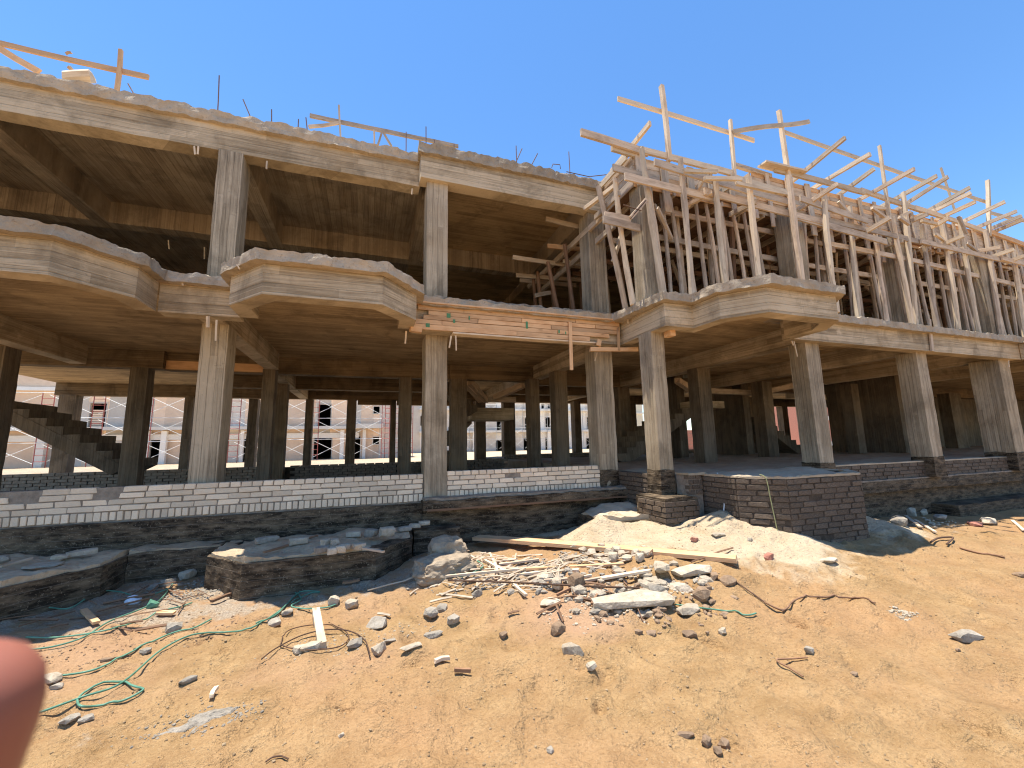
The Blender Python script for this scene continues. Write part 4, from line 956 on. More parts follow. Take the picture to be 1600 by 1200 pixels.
# ---------------------------------------------------------------- buildings seen beyond
def far_building(name, label, x0, x1, Y, depth, zg, levels, wall, wins, ledges, pil, extra=None):
    b = empty(name, ((x0+x1)/2, Y, zg), label, 'building', 'buildings beyond the frame')
    # walls as panels round the openings: full-height strips cut at every window edge
    xs = sorted({x0, x1, *[w[0] for w in wins], *[w[1] for w in wins]})
    top = levels[-1]
    for a, c in zip(xs, xs[1:]):
        hs = sorted([w for w in wins if w[0] <= a+1e-6 and w[1] >= c-1e-6], key=lambda w: w[2])
        z = zg-0.5
        mat = wall((a+c)/2)
        for h in hs:
            if h[2] > z: solid('wall', (a, Y, z), (c, Y+0.25, h[2]), mat, b, 3, 0.004)
            z = h[3]
        if z < top: solid('wall', (a, Y, z), (c, Y+0.25, top), mat, b, 3, 0.004)
    solid('wall', (x0, Y+0.25, zg-0.5), (x0+0.25, Y+depth, top), wall(x0), b, 4, 0.004)
    solid('wall', (x1-0.25, Y+0.25, zg-0.5), (x1, Y+depth, top), wall(x1), b, 4, 0.004)
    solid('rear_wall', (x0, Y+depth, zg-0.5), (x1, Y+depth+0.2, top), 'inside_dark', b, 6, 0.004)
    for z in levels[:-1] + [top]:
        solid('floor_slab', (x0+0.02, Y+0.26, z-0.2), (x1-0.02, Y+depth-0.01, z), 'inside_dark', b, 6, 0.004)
    for (a, c, z, h, d) in ledges:
        solid('ledge', (a, Y-d, z-h), (c, Y+0.02, z), 'render_white', b, 1.5, 0.02)
    for (a, c, z) in pil:
        solid('pilaster', (a, Y-0.6, zg-0.5), (c, Y-0.25, z), 'render_white', b, 1.5, 0.01)
    for w in wins:
        f = MB()
        t = 0.09
        f.box((w[0]-t, Y-0.05, w[3]), (w[1]+t, Y+0.1, w[3]+t)); f.box((w[0]-t, Y-0.07, w[2]-t), (w[1]+t, Y+0.1, w[2]))
        f.box((w[0]-t, Y-0.04, w[2]), (w[0], Y+0.1, w[3])); f.box((w[1], Y-0.04, w[2]), (w[1]+t, Y+0.1, w[3]))
        f.build('window_surround', 'render_grey', b)
    return b
def win(a, b): return (min(a[0], b[0]), max(a[0], b[0]), min(a[2], b[2]), max(a[2], b[2]))
YA = 45
winsA = [win(*w) for w in [((-4.78, 45.0, 5.95), (-3.63, 45.0, 3.77)), ((-5.04, 45.0, 2.83), (-3.44, 45.0, 0.54)), ((0.45, 45.0, 5.81), (1.04, 45.0, 5.08)), ((0.48, 45.0, 2.64), (1.06, 45.0, 1.91)), ((-22.58, 45.0, 5.82), (-21.47, 45.0, 3.74)), ((-22.71, 45.0, 2.88), (-21.31, 45.0, 1.67)), ((-18.12, 45.0, 2.82), (-17.29, 45.0, 0.68)), ((-11.09, 45.0, 2.73), (-10.27, 45.0, 0.45)), ((-1.38, 45.0, 2.73), (-0.75, 45.0, 0.27)), ((-25.93, 45.0, 5.24), (-24.92, 45.0, 4.18)), ((-13.35, 45.0, 5.83), (-12.19, 45.0, 3.81))]]
def wallA(x):
    k = (x+60) % 7.4
    return 'render_pink' if k < 3.1 or 4.6 < k < 6.0 else 'render_grey'
far_building('villa', 'long pink and grey villa behind red scaffolding seen through the left bays', -32, 3.6, YA, 9, 0.5, [3.6, 7.0, 10.4], wallA, winsA,
    [(-32, -0.8, 3.75, 0.28, 1.0), (-1.2, 1.4, 3.95, 0.45, 1.4), (-32, 3.6, 7.1, 0.3, 0.5), (-32, -0.9, 3.1, 0.5, 0.3)],
    [((-2.63, 44.5, 1.6)[0], (-2.27, 44.5, 1.59)[0], 3.4), ((-0.54, 44.5, 1.55)[0], (-0.23, 44.5, 1.54)[0], 3.4), ((-17.21, 44.5, 1.91)[0], (-16.79, 44.5, 1.9)[0], 3.4), ((-11.16, 44.5, 1.78)[0], (-10.91, 44.5, 1.77)[0], 3.4), (-25.5, -24.9, 3.4), (-18.6, -18.0, 3.4)])
# unfinished shutter of stacked bricks in one opening of the villa
lv = empty('brick_screen', (-21.99, 45.1, 3.75), 'loose brick screen closing an upper villa window at left', 'screen')
a_, b_2 = (-22.38, 45.1, 3.75), (-21.71, 45.1, 5.29)
for i in range(9):
    z = a_[2]+(b_2[2]-a_[2])*i/9
    solid('slat', (a_[0], 45.05, z), (b_2[0], 45.2, z+0.14), 'render_pink', lv, 2, 0.004)
YB = 70
winsB = [win(*w) for w in [((8.16, 70.0, 6.63), (8.71, 70.0, 5.02)), ((21.49, 70.0, 6.11), (22.29, 70.0, 3.72)), ((21.32, 70.0, 2.39), (22.58, 70.0, -0.32)), ((30.93, 70.0, 6.48), (31.9, 70.0, 4.58)), ((30.8, 70.0, 2.71), (31.74, 70.0, 0.13)), ((39.66, 70.0, 6.5), (40.24, 70.0, 4.29)), ((39.31, 70.0, 2.47), (40.42, 70.0, -0.09)), ((26.87, 70.0, 6.47), (27.55, 70.0, 4.14)), ((26.52, 70.0, 2.77), (27.69, 70.0, 0.22)), ((17.49, 70.0, 2.78), (18.16, 70.0, -0.2)), ((30.24, 70.0, 8.85), (30.73, 70.0, 8.14)), ((31.54, 70.0, 8.87), (32.04, 70.0, 8.15))]]
far_building('villa', 'pale grey villa wrapped in white scaffolding seen beyond the middle columns', 3, 48, YB, 10, 0.6, [4.0, 7.8, 11.6], lambda x: 'render_white' if int(x) % 7 < 3 else 'render_grey', winsB,
    [(8, 48, 4.1, 0.35, 0.9), (8, 48, 7.9, 0.3, 0.9), (8, 48, 9.6, 0.3, 0.5)], [(17, 17.6, 3.8), (24, 24.6, 3.8), (31, 31.6, 3.8), (38, 38.6, 3.8)])
YC = 60
winsC = [win(*w) for w in [((59.6, 34.0, 3.29), (61.24, 34.0, 1.84))]]
far_building('villa', 'red brick villa shell seen between the columns at far right', 48, 74, 34, 8, 0.6, [4.2, 7.4], lambda x: 'rubble_red', winsC, [(48, 74, 4.2, 0.5, 0.3), (48, 74, 1.2, 0.5, 0.1)], [(50, 50.5, 4), (60, 60.6, 4)])
far_building('villa', 'cream apartment block rising above the white scaffolded villa', 52, 66, 88, 10, 0.6, [5, 9, 13, 17], lambda x: 'cream_wall', [(54+2.6*i, 55.2+2.6*i, 6.0+3.6*j, 7.6+3.6*j) for i in range(4) for j in range(3)], [(52, 66, 9, 0.3, 0.4), (52, 66, 12.6, 0.3, 0.4)], [])
# red brick panel walls in concrete frames seen through the right-hand stair
pw = empty('garden_wall', (34, 40, 0.5), 'red brick panel wall with concrete posts beyond the right stairs', 'brick wall')
for x in np.arange(24, 46, 2.0):
    solid('brick_panel', (x, 40, 0.3), (x+1.7, 40.2, 2.9), 'rubble_red', pw, 1.0, 0.01)
    solid('post', (x+1.7, 39.95, 0.3), (x+2.0, 40.25, 3.3), 'render_grey', pw, 1.0, 0.006)
    mb = MB()
    for k in range(1, 6): mb.box((x, 39.985, 0.3+0.43*k), (x+1.7, 39.995, 0.33+0.43*k))
    mb.build('mortar_joint', 'mortar', pw)
def scaffold(label, x0, n, pitch, Y, zg, h, red, loc_name='scaffold'):
    s = empty(loc_name, (x0, Y, zg), label, 'scaffold', 'scaffolds on the far villas')
    fm = 'red_frame' if red else 'pale_pipe'
    r = 0.035 if red else 0.045
    for i in range(n):
        x = x0+pitch*i
        for lev in range(int(h/2)):
            z = zg+2.0*lev
            mb = MB()
            for dx in (0, 0.75 if red else 0.0):
                mb.tube([(x+dx, Y, z-0.4 if lev == 0 else z), (x+dx, Y, z+2.0)], r, 5)
            if red:
                for q in (0.5, 1.0, 1.5, 1.95): mb.tube([(x, Y, z+q), (x+0.75, Y, z+q)], r*0.7, 5)
            mb.build('frame', fm, s)
            if i < n-1:
                mb = MB()
                mb.tube([(x+0.4, Y+0.02, z+0.3), (x+pitch, Y+0.02, z+1.8)], 0.020, 4); mb.tube([(x+0.4, Y+0.05, z+1.8), (x+pitch, Y+0.05, z+0.3)], 0.020, 4)
                mb.build('cross_brace', 'pale_pipe', s)
        if i < n-1:
            for lev in range(1, int(h/2)+1):
                mb = MB(); mb.tube([(x, Y-0.03, zg+2.0*lev-0.05), (x+pitch, Y-0.03, zg+2.0*lev-0.05)], 0.028, 4); mb.build('ledger', 'pale_pipe', s)
    return s
scaffold('red framed scaffold bays standing before the pink villa', -28, 10, 3.25, 43.2, 0.5, 6, True)
scaffold('white tube scaffold standing before the pale grey villa', 9, 14, 2.4, 68.4, 0.6, 8, False)
scaffold('tight red scaffold tower at the right end of the pink villa', 1.6, 3, 1.0, 44.0, 0.5, 8, True)

# ---------------------------------------------------------------- loose things on the foundations and the sand
def loose_brick(loc, size, rot, mat, label, tilt=(0, 0), seed=0, group=None, cat='brick', name='loose_brick'):
    o = hull_rock(name, (loc[0], loc[1], loc[2]+size[2]*0.5), size, rot, mat, seed, None, 0.93, tilt, 60)
    return tag(o, label, cat, group)
def rock(loc, size, rot, mat, label, seed=0, cat='rubble', name='rubble_chunk', tilt=(0, 0), boxy=0.55, sink=0.28, group=None):
    o = hull_rock(name, (loc[0], loc[1], loc[2]+size[2]*sink), size, rot, mat, seed, None, boxy, tilt)
    return tag(o, label, cat, group)
W, G, B, R_ = 'rubble_white', 'rubble_grey', 'rubble_brown', 'rubble_red'
PADB = [
 ((-1.13, 5.92, 0.48), (0.26, 0.12, 0.07), 0.5, G, 'dusty grey brick near the left corner of the brick strewn foundation'),
 ((-0.74, 5.64, 0.48), (0.22, 0.11, 0.08), 0.05, W, 'large white brick lying flat left of the loose brick cluster'),
 ((-0.14, 5.81, 0.48), (0.20, 0.11, 0.07), -0.15, W, 'white brick lying flat behind the loose brick cluster'),
 ((0.08, 5.71, 0.48), (0.17, 0.11, 0.10), -0.6, G, 'greyish broken brick between two white bricks behind the cluster'),
 ((0.26, 5.63, 0.48), (0.20, 0.13, 0.12), 0.3, W, 'upright white brick chunk leaning near the foundation rear'),
 ((0.5, 5.91, 0.48), (0.19, 0.11, 0.06), 0.1, G, 'flat grey brick next to the two rearmost bricks'),
 ((0.65, 6.05, 0.48), (0.17, 0.10, 0.06), -0.2, W, 'white brick at the rear edge touching its right neighbour'),
 ((0.79, 6.13, 0.49), (0.17, 0.10, 0.06), -0.15, W, 'rightmost white brick on the footing block by the plinth'),
 ((-0.43, 5.43, 0.48), (0.11, 0.10, 0.08), 0.8, W, 'square broken white brick at the back of the cluster'),
 ((-0.33, 5.39, 0.48), (0.10, 0.10, 0.08), 0.2, W, 'small white brick bat touching the square broken one'),
 ((-0.44, 5.09, 0.48), (0.16, 0.10, 0.07), 0.4, G, 'grey brick at the left front of the loose cluster'),
 ((-0.33, 4.99, 0.48), (0.10, 0.09, 0.07), 0.1, W, 'white half brick at the very front of the cluster'),
 ((-0.25, 5.01, 0.48), (0.11, 0.08, 0.08), 0.25, W, 'white half brick right of the frontmost one in the cluster'),
 ((-0.19, 5.16, 0.48), (0.13, 0.07, 0.06), -0.7, W, 'narrow white brick turned slantwise in the cluster'),
 ((-0.06, 5.07, 0.48), (0.14, 0.10, 0.07), 0.5, W, 'white brick at the right end of the loose cluster'),
 ((-2.96, 6.08, 0.48), (0.26, 0.12, 0.06), 0.55, W, 'long pale brick slab on the left edge foundation'),
 ((-3.08, 5.97, 0.48), (0.15, 0.11, 0.05), 0.1, W, 'pale flat brick between slab and white board on left foundation'),
 ((-3.58, 6.02, 0.48), (0.12, 0.10, 0.08), 0.3, G, 'grey brick bat cut by the left picture edge'),
]
for i, (l, s, r, m, t) in enumerate(PADB): loose_brick(l, s, r, m, t, seed=100+i)
bd = tag(hull_rock('white_board', (-3.08, 5.73, 0.48), (0.30, 0.17, 0.02), 0.05, W, 5, None, 0.95, (0.05, 0.03), 40), 'flat white board lying on the left edge foundation', 'board')
for i, (a, b, m, t) in enumerate([((-0.79, 5.74, 0.49), (-0.58, 6.03, 0.49), 'timber_dark', 'reddish brown stick behind the white bricks on the foundation'), ((-1.04, 5.33, 0.49), (-0.82, 5.65, 0.49), 'timber_dark', 'dark brown stick at the front left of the strewn foundation'), ((-3.41, 5.72, 0.5), (-3.36, 6.05, 0.5), 'timber', 'thin slat on the grey sand of the left edge foundation'), ((-0.28, 5.36, 0.5), (0.19, 4.78, 0.5), 'timber', 'long thin slat lying beside the white brick cluster')]):
    tag(timber('stick', a, b, 0.03, 0.02, m, None, 0.006), t, 'stick')
GR = [
 ((-1.957, 6.139, 0.118), (0.24, 0.14, 0.12), 0.9, W, 'pale block leaning in the gap between the two bay foundations'),
 ((-2.069, 5.871, 0.116), (0.17, 0.10, 0.10), 0.3, G, 'dusty grey lump in the gap between the bay foundations'),
 ((-2.176, 5.82, 0.112), (0.14, 0.09, 0.07), 1.2, G, 'smaller grey lump left of the dusty one in the gap'),
 ((-1.544, 4.575, 0.062), (0.15, 0.10, 0.10), 0.2, G, 'grey green concrete brick on the sand below the foundation gap'),
 ((-1.97, 3.89, 0.086), (0.14, 0.09, 0.06), -0.5, W, 'pale block beside the green strap at far left'),
 ((-1.885, 3.777, 0.074), (0.08, 0.06, 0.04), 0.4, G, 'dark stone just under the pale block at far left'),
 ((-1.098, 3.588, 0.065), (0.12, 0.05, 0.04), 0.5, G, 'flat grey shard alone on the sand right of the coiled strap'),
 ((-1.503, 3.328, 0.062), (0.08, 0.06, 0.03), 0.4, G, 'flat oval stone below the coiled green strap'),
 ((-1.591, 3.348, 0.066), (0.09, 0.08, 0.04), 1.0, G, 'lumpy grey stone left of the flat oval one'),
 ((-1.78, 4.127, 0.074), (0.10, 0.05, 0.03), 0.2, B, 'brown shard among the green straps'),
 ((-1.571, 4.181, 0.07), (0.08, 0.07, 0.04), 0.8, G, 'small grey chunk touching the long green strap'),
 ((-0.275, 4.649, 0.092), (0.12, 0.10, 0.10), 0.2, W, 'left one of two white stones above the wire ring'),
 ((-0.105, 4.512, 0.078), (0.13, 0.10, 0.10), -0.3, W, 'right one of two white stones above the wire ring'),
 ((-0.666, 4.582, 0.076), (0.11, 0.08, 0.06), 0.1, W, 'white stone beside the green strap bend'),
 ((-0.747, 4.435, 0.051), (0.15, 0.12, 0.07), 0.5, G, 'crumbly grey mortar lump left of the white stones'),
 ((0.114, 4.009, 0.063), (0.20, 0.15, 0.11), -0.3, G, 'dark grey pointed concrete rock in the middle sand'),
 ((0.578, 4.024, 0.08), (0.14, 0.12, 0.09), 0.4, G, 'left grey mortar lump of a touching pair'),
 ((0.699, 4.089, 0.073), (0.11, 0.11, 0.09), 1.0, G, 'right grey mortar lump of a touching pair'),
 ((0.739, 3.77, 0.098), (0.13, 0.10, 0.07), 0.6, G, 'grey lump just right of the touching pair'),
 ((0.549, 3.636, 0.057), (0.18, 0.07, 0.06), 0.15, G, 'long grey concrete piece below the touching pair'),
 ((0.127, 3.616, 0.012), (0.12, 0.11, 0.13), 0.75, W, 'pale block standing on its corner in the sand'),
 ((0.351, 3.431, 0.088), (0.21, 0.06, 0.04), 0.35, W, 'long white plaster strip right of the standing block'),
 ((0.207, 3.701, 0.04), (0.13, 0.05, 0.04), 0.0, G, 'thin grey piece above the standing pale block'),
 ((-0.044, 3.722, 0.057), (0.16, 0.09, 0.06), 0.5, G, 'grey rubble inside the right of the wire ring'),
 ((-0.359, 3.75, 0.078), (0.19, 0.09, 0.06), 0.1, W, 'white plaster lump inside the wire ring'),
 ((-0.453, 3.764, 0.067), (0.10, 0.09, 0.06), 0.6, W, 'smaller white lump at the left of the wire ring'),
 ((1.082, 4.294, 0.097), (0.15, 0.09, 0.09), 0.7, G, 'dark rock at the left end of the stick pile'),
 ((1.082, 3.417, 0.061), (0.08, 0.06, 0.06), 0.2, B, 'small dark stone right of the long grey piece'),
 ((1.948, 3.815, 0.212), (0.20, 0.17, 0.17), 0.3, B, 'rounded orange brown rock among the sticks'),
 ((1.821, 3.954, 0.184), (0.15, 0.12, 0.13), 1.0, W, 'white chunk touching the orange brown rock'),
 ((1.778, 4.206, 0.184), (0.17, 0.11, 0.08), 0.1, W, 'white block left of the orange brown rock'),
 ((1.63, 3.706, 0.13), (0.22, 0.15, 0.07), 0.2, W, 'low whitish slab in front of the orange brown rock'),
 ((1.921, 3.392, 0.138), (0.18, 0.12, 0.06), 0.7, G, 'grey shard under the left end of the big slab'),
 ((2.571, 3.314, 0.158), (0.20, 0.14, 0.12), -0.2, W, 'pale block at the right end of the big slab'),
 ((2.68, 3.111, 0.127), (0.26, 0.12, 0.08), 0.05, W, 'low pale concrete slab by the short green strap'),
 ((2.956, 3.241, 0.168), (0.19, 0.15, 0.13), 0.4, B, 'brown boulder right of the broken concrete'),
 ((2.862, 3.414, 0.182), (0.24, 0.16, 0.10), -0.7, W, 'tilted pale slab left of the brown boulder'),
 ((2.61, 3.486, 0.186), (0.24, 0.17, 0.11), 0.2, G, 'grey crumbling mortar heap behind the big slab'),
 ((2.906, 3.722, 0.285), (0.26, 0.18, 0.12), 0.8, W, 'angular white chunk by the right end of the long plank'),
 ((3.193, 3.616, 0.256), (0.50, 0.20, 0.09), -0.05, W, 'broad pale slab under the right end of the long plank'),
 ((3.415, 3.383, 0.194), (0.22, 0.14, 0.09), 0.2, B, 'sandy brown clod at the right end of the rubble'),
 ((3.334, 3.459, 0.223), (0.14, 0.10, 0.08), 0.9, B, 'light brown stone above the brown boulder'),
 ((1.474, 2.961, 0.07), (0.18, 0.09, 0.10), -0.55, W, 'speckled white block in the small sand pit'),
 ((1.477, 2.703, 0.089), (0.08, 0.06, 0.05), 0.2, W, 'small white stone below the speckled block'),
 ((1.506, 3.286, 0.082), (0.15, 0.11, 0.10), 0.6, B, 'brown earth clod at the edge of the sand pit'),
 ((2.47, 2.889, 0.059), (0.13, 0.08, 0.05), -0.4, B, 'flat brown stone below the pale slabs'),
 ((2.729, 2.801, 0.076), (0.09, 0.06, 0.05), 0.2, W, 'small white stone alone on the open sand'),
 ((1.856, 1.97, -0.032), (0.07, 0.06, 0.05), 0.3, B, 'darkest clod of the cluster at the bottom edge'),
 ((1.763, 1.915, -0.007), (0.06, 0.05, 0.04), 0.9, B, 'sandy clod below the darkest one at the bottom edge'),
 ((1.752, 1.981, -0.0), (0.07, 0.05, 0.05), 0.5, B, 'cracked clod left of the darkest one at the bottom edge'),
 ((1.685, 2.062, 0.003), (0.11, 0.035, 0.03), -0.5, B, 'long thin dark clod at the bottom edge'),
 ((0.952, 2.224, -0.0), (0.04, 0.04, 0.03), 0.5, G, 'small dark stone near the bottom edge middle'),
 ((-0.092, 2.684, 0.038), (0.035, 0.03, 0.025), 0.5, W, 'single tiny white stone in the bottom sand'),
 ((4.248, 4.302, 0.4), (0.20, 0.11, 0.05), -0.1, W, 'white tile piece on the pale sand mound'),
 ((3.972, 4.418, 0.339), (0.10, 0.09, 0.07), 0.4, R_, 'reddish stone on the pale sand mound'),
 ((4.504, 4.059, 0.364), (0.07, 0.06, 0.05), 0.4, G, 'grey pebble right of the white tile on the mound'),
 ((4.335, 3.675, 0.255), (0.11, 0.10, 0.10), 0.4, R_, 'reddish stone at the foot of the pale mound'),
 ((4.924, 3.43, 0.232), (0.26, 0.14, 0.05), 0.1, W, 'flat whitish plaster lump below the pedestal'),
 ((4.446, 2.11, 0.034), (0.27, 0.10, 0.08), -0.25, G, 'long grey concrete shard alone on the right sand'),
 ((4.157, 2.033, 0.025), (0.04, 0.03, 0.03), 0.3, B, 'small dark stone just below the long grey shard'),
 ((3.051, 2.34, 0.07), (0.06, 0.06, 0.06), 0.3, G, 'small dark stone right of the bent twig'),
 ((3.137, 2.107, 0.018), (0.06, 0.04, 0.03), 0.1, B, 'small brown stone right below the bent twig'),
 ((6.928, 2.717, 0.034), (0.17, 0.10, 0.06), -0.4, B, 'dark stone cut by the right picture edge'),
 ((9.811, 5.577, 0.045), (0.11, 0.10, 0.22), 0.1, W, 'upright pale brick against the wall right of the pedestal'),
 ((10.269, 5.407, 0.037), (0.24, 0.18, 0.22), 0.4, W, 'pair-sized white block in the rubble right of the pedestal'),
 ((10.694, 5.454, 0.037), (0.24, 0.16, 0.20), 1.0, W, 'white block leaning on its neighbour right of the pedestal'),
 ((11.123, 5.569, 0.028), (0.16, 0.13, 0.22), 0.2, W, 'upright white block nearest the step footing'),
 ((7.821, 4.298, 0.268), (0.32, 0.24, 0.16), 0.6, G, 'rounded grey sandy clod right of the pedestal'),
 ((9.995, 4.825, 0.08), (0.30, 0.2, 0.12), 0.2, G, 'grey rubble lump below the step footing'),
 ((10.555, 4.43, 0.03), (0.34, 0.22, 0.14), 0.2, W, 'pale rubble at the shadow edge on the right'),
 ((10.104, 4.409, 0.028), (0.25, 0.2, 0.10), 0.7, R_, 'reddish rubble at the shadow edge on the right'),
]
for i, (l, s, r, m, t) in enumerate(GR): rock(l, s, r, m, t, 300+i)
# two big lumps of packed earth against the strewn foundation
for k, (l, s_, t) in enumerate([((0.983, 5.35, 0.234), (0.50, 0.40, 0.36), 'upper packed earth clod beside the brick strewn foundation'), ((0.838, 4.955, 0.173), (0.74, 0.42, 0.26), 'wide lower packed earth clod in front of the upper one')]):
    bm = bmesh.new(); bmesh.ops.create_icosphere(bm, subdivisions=4, radius=0.5)
    for v in bm.verts:
        p = v.co.copy(); q = Vector((p.x*s_[0], p.y*s_[1], p.z*s_[2]))
        m = max(abs(p.x), abs(p.y), abs(p.z))*2
        d = 0.80/max(0.55, m)*0.5+0.55 + 0.24*nz(p*2.2+Vector((k*9, 0, 0))) + 0.13*nz(p*5+Vector((k*5, 2, 0))) + 0.07*nz(p*12) + 0.03*nz(p*27)
        v.co = q*d
    me = bpy.data.meshes.new('earth_clod'); bm.to_mesh(me); bm.free()
    o = link('earth_clod', me, 'earth_clod', None, Matrix.Translation((l[0], l[1], l[2]+s_[2]*0.2)) @ Matrix.Rotation(0.4*k, 4, 'Z'))
    tag(o, t, 'clod')
# the big broken slab
sl = rock((2.262, 3.342, 0.165), (0.78, 0.22, 0.10), -0.28, W, 'big broken concrete slab lying tilted in the middle rubble', 900, tilt=(0.25, 0.0), boxy=0.9, sink=0.4)
# heap of white stones behind the plank
rr = random.Random(8)
for i in range(16):
    px = [(2.678, 4.757, 0.229), (2.849, 4.811, 0.244), (2.801, 4.557, 0.249), (2.929, 4.599, 0.269), (2.922, 4.469, 0.244), (3.144, 4.645, 0.238), (3.081, 4.411, 0.253), (3.255, 4.535, 0.251), (3.164, 4.3, 0.27), (2.646, 4.552, 0.22), (2.706, 4.325, 0.256), (2.829, 4.227, 0.266), (2.876, 4.052, 0.304), (2.651, 4.92, 0.226), (2.618, 4.349, 0.231), (2.592, 5.051, 0.232)][i]
    rock(px, (rr.uniform(0.10, 0.19), rr.uniform(0.09, 0.14), rr.uniform(0.08, 0.13)), rr.uniform(0, 3), W, 'one of the white stones heaped behind the long plank', 500+i, 'stone', 'white_stone', group='white stones heaped behind the plank')
# spilled mortar patches and gravel spots: thin crusts of many crumbs
_ico = bmesh.new(); bmesh.ops.create_icosphere(_ico, subdivisions=1, radius=0.6)
ICO_V = np.array([v.co[:] for v in _ico.verts]); ICO_F = np.array([[v.index for v in f.verts] for f in _ico.faces]); _ico.free()
def grains(name, x, y, s, mat, label, cat, r, sink=0.12):
    """many small angular grains lying on the ground as one mesh"""
    n = len(x); z = terrain(x, y); R = r.uniform(0, 6.28, n)
    v = ICO_V[None]*np.stack([s, s*r.uniform(.55, 1, n), s*r.uniform(.35, .75, n)], 1)[:, None]*(1+0.5*(r.rand(n, len(ICO_V), 1)-.5))
    c, t = np.cos(R)[:, None], np.sin(R)[:, None]
    v = np.stack([v[..., 0]*c-v[..., 1]*t+x[:, None], v[..., 0]*t+v[..., 1]*c+y[:, None], v[..., 2]+(z+s*sink)[:, None]], -1)
    f = (ICO_F[None]+(np.arange(n)*len(ICO_V))[:, None, None]).reshape(-1, 3)
    me = bpy.data.meshes.new(name); me.from_pydata(v.reshape(-1, 3).tolist(), [], f.tolist()); me.update()
    return tag(link(name, me, mat), label, cat, kind='stuff')
def crumbs(label, cx, cy, rx, ry, n, mat, seed, s=(0.012, 0.045)):
    r = np.random.RandomState(seed)
    a = r.uniform(0, 6.28, n); q = np.sqrt(r.rand(n))*r.uniform(0.6, 1.25, n)
    x = cx+rx*q*np.cos(a); y = cy+ry*q*np.sin(a)
    k = vnoise(x*9+seed, y*9, 40+seed) > -0.12
    x, y = x[k], y[k]
    return grains('mortar_crumbs', x, y, s[0]+(s[1]-s[0])*r.rand(len(x))**2.2, mat, label, 'crumbs', r)
def spill(label, cx, cy, rx, ry, rot, mat, seed):
    r = random.Random(seed); v = []; f = []; na, nr = 64, 10
    for j in range(nr+1):
        for i in range(na):
            a = 2*math.pi*i/na; q = j/nr
            k = q*(0.75+0.45*nz((math.cos(a)*1.6+seed, math.sin(a)*1.6, 0.3))+0.25*nz((math.cos(a)*5, math.sin(a)*5+seed, 0.7)))
            u, w = rx*k*math.cos(a), ry*k*math.sin(a)
            x = cx+u*math.cos(rot)-w*math.sin(rot); y = cy+u*math.sin(rot)+w*math.cos(rot)
            v.append((x, y, tz(x, y)+(0.016*(1-q**3)-0.006)+0.010*nz((x*30, y*30, seed))))
    for j in range(nr):
        for i in range(na): f.append((j*na+i, j*na+(i+1) % na, (j+1)*na+(i+1) % na, (j+1)*na+i))
    return tag(link('mortar_spill', mesh('mortar_spill', v, f), mat), label, 'mortar')
c_ = (-0.871, 3.148, 0.033); spill('flat dried grey mortar spill on the sand at lower left', c_[0], c_[1], 0.27, 0.075, 0.25, G, 4)
c_ = (-0.835, 3.135, 0.037); crumbs('grey mortar crumbs around the dried spill at lower left', c_[0], c_[1], 0.38, 0.12, 350, G, 1, (0.005, 0.020))
c_ = (4.436, 2.513, 0.057); crumbs('small spill of grey gravel on the right sand', c_[0], c_[1], 0.14, 0.09, 240, W, 2, (0.006, 0.03))
c_ = (-1.703, 5.639, 0.074); crumbs('grey gravel spilled at the corner of the strewn foundation', c_[0], c_[1], 0.60, 0.32, 1100, G, 3, (0.006, 0.034))
c_ = (1.819, 4.654, 0.171); crumbs('grey chippings scattered below the long plank', c_[0], c_[1], 1.15, 0.40, 1500, G, 4, (0.006, 0.045))
c_ = (2.29, 3.456, 0.184); crumbs('pale chippings around the big broken slab', c_[0], c_[1], 0.8, 0.30, 800, W, 5, (0.005, 0.035))
c_ = (2.52, 3.575, 0.229); crumbs('heap of broken pale concrete below the right plank end', c_[0], c_[1], 0.75, 0.32, 170, W, 9, (0.04, 0.16))
c_ = (2.0, 4.039, 0.219); crumbs('heap of dusty grey rubble below the middle of the plank', c_[0], c_[1], 0.65, 0.25, 110, G, 10, (0.03, 0.12))
c_ = (2.682, 3.246, 0.146); crumbs('sandy brown clods around the broken slabs', c_[0], c_[1], 0.8, 0.4, 160, 'rubble_brown', 11, (0.02, 0.09))
c_ = (-1.902, 4.49, 0.089); crumbs('mixed chippings among the green straps', c_[0], c_[1], 1.1, 0.45, 900, 'rubble_brown', 6, (0.004, 0.022))
c_ = (9.48, 4.764, 0.059); crumbs('pale chippings at the wall right of the pedestal', c_[0], c_[1], 0.8, 0.25, 420, W, 7, (0.010, 0.06))
c_ = (-0.027, 3.805, 0.061); crumbs('white and grey chippings by the wire ring', c_[0], c_[1], 0.6, 0.18, 300, W, 8, (0.004, 0.020))
# pebbles strewn over all the open sand
def pebbles():
    r = np.random.RandomState(5)
    n = 6500
    y = 1.2 + 3.9*r.rand(n)**1.3; x = -4.2 + 14*r.rand(n)
    x = np.where(r.rand(n) < 0.45, r.normal(1.2, 1.6, n), x)
    k = vnoise(x*1.7, y*1.7, 21) > -0.10
    x = x[k]; y = y[k]; n = len(x)
    grains('pebbles', x, y, 0.005 + 0.018*r.rand(n)**3*(0.6+0.4*y/4), 'pebbles', 'small pebbles strewn over the open orange sand', 'pebbles', r)
pebbles()

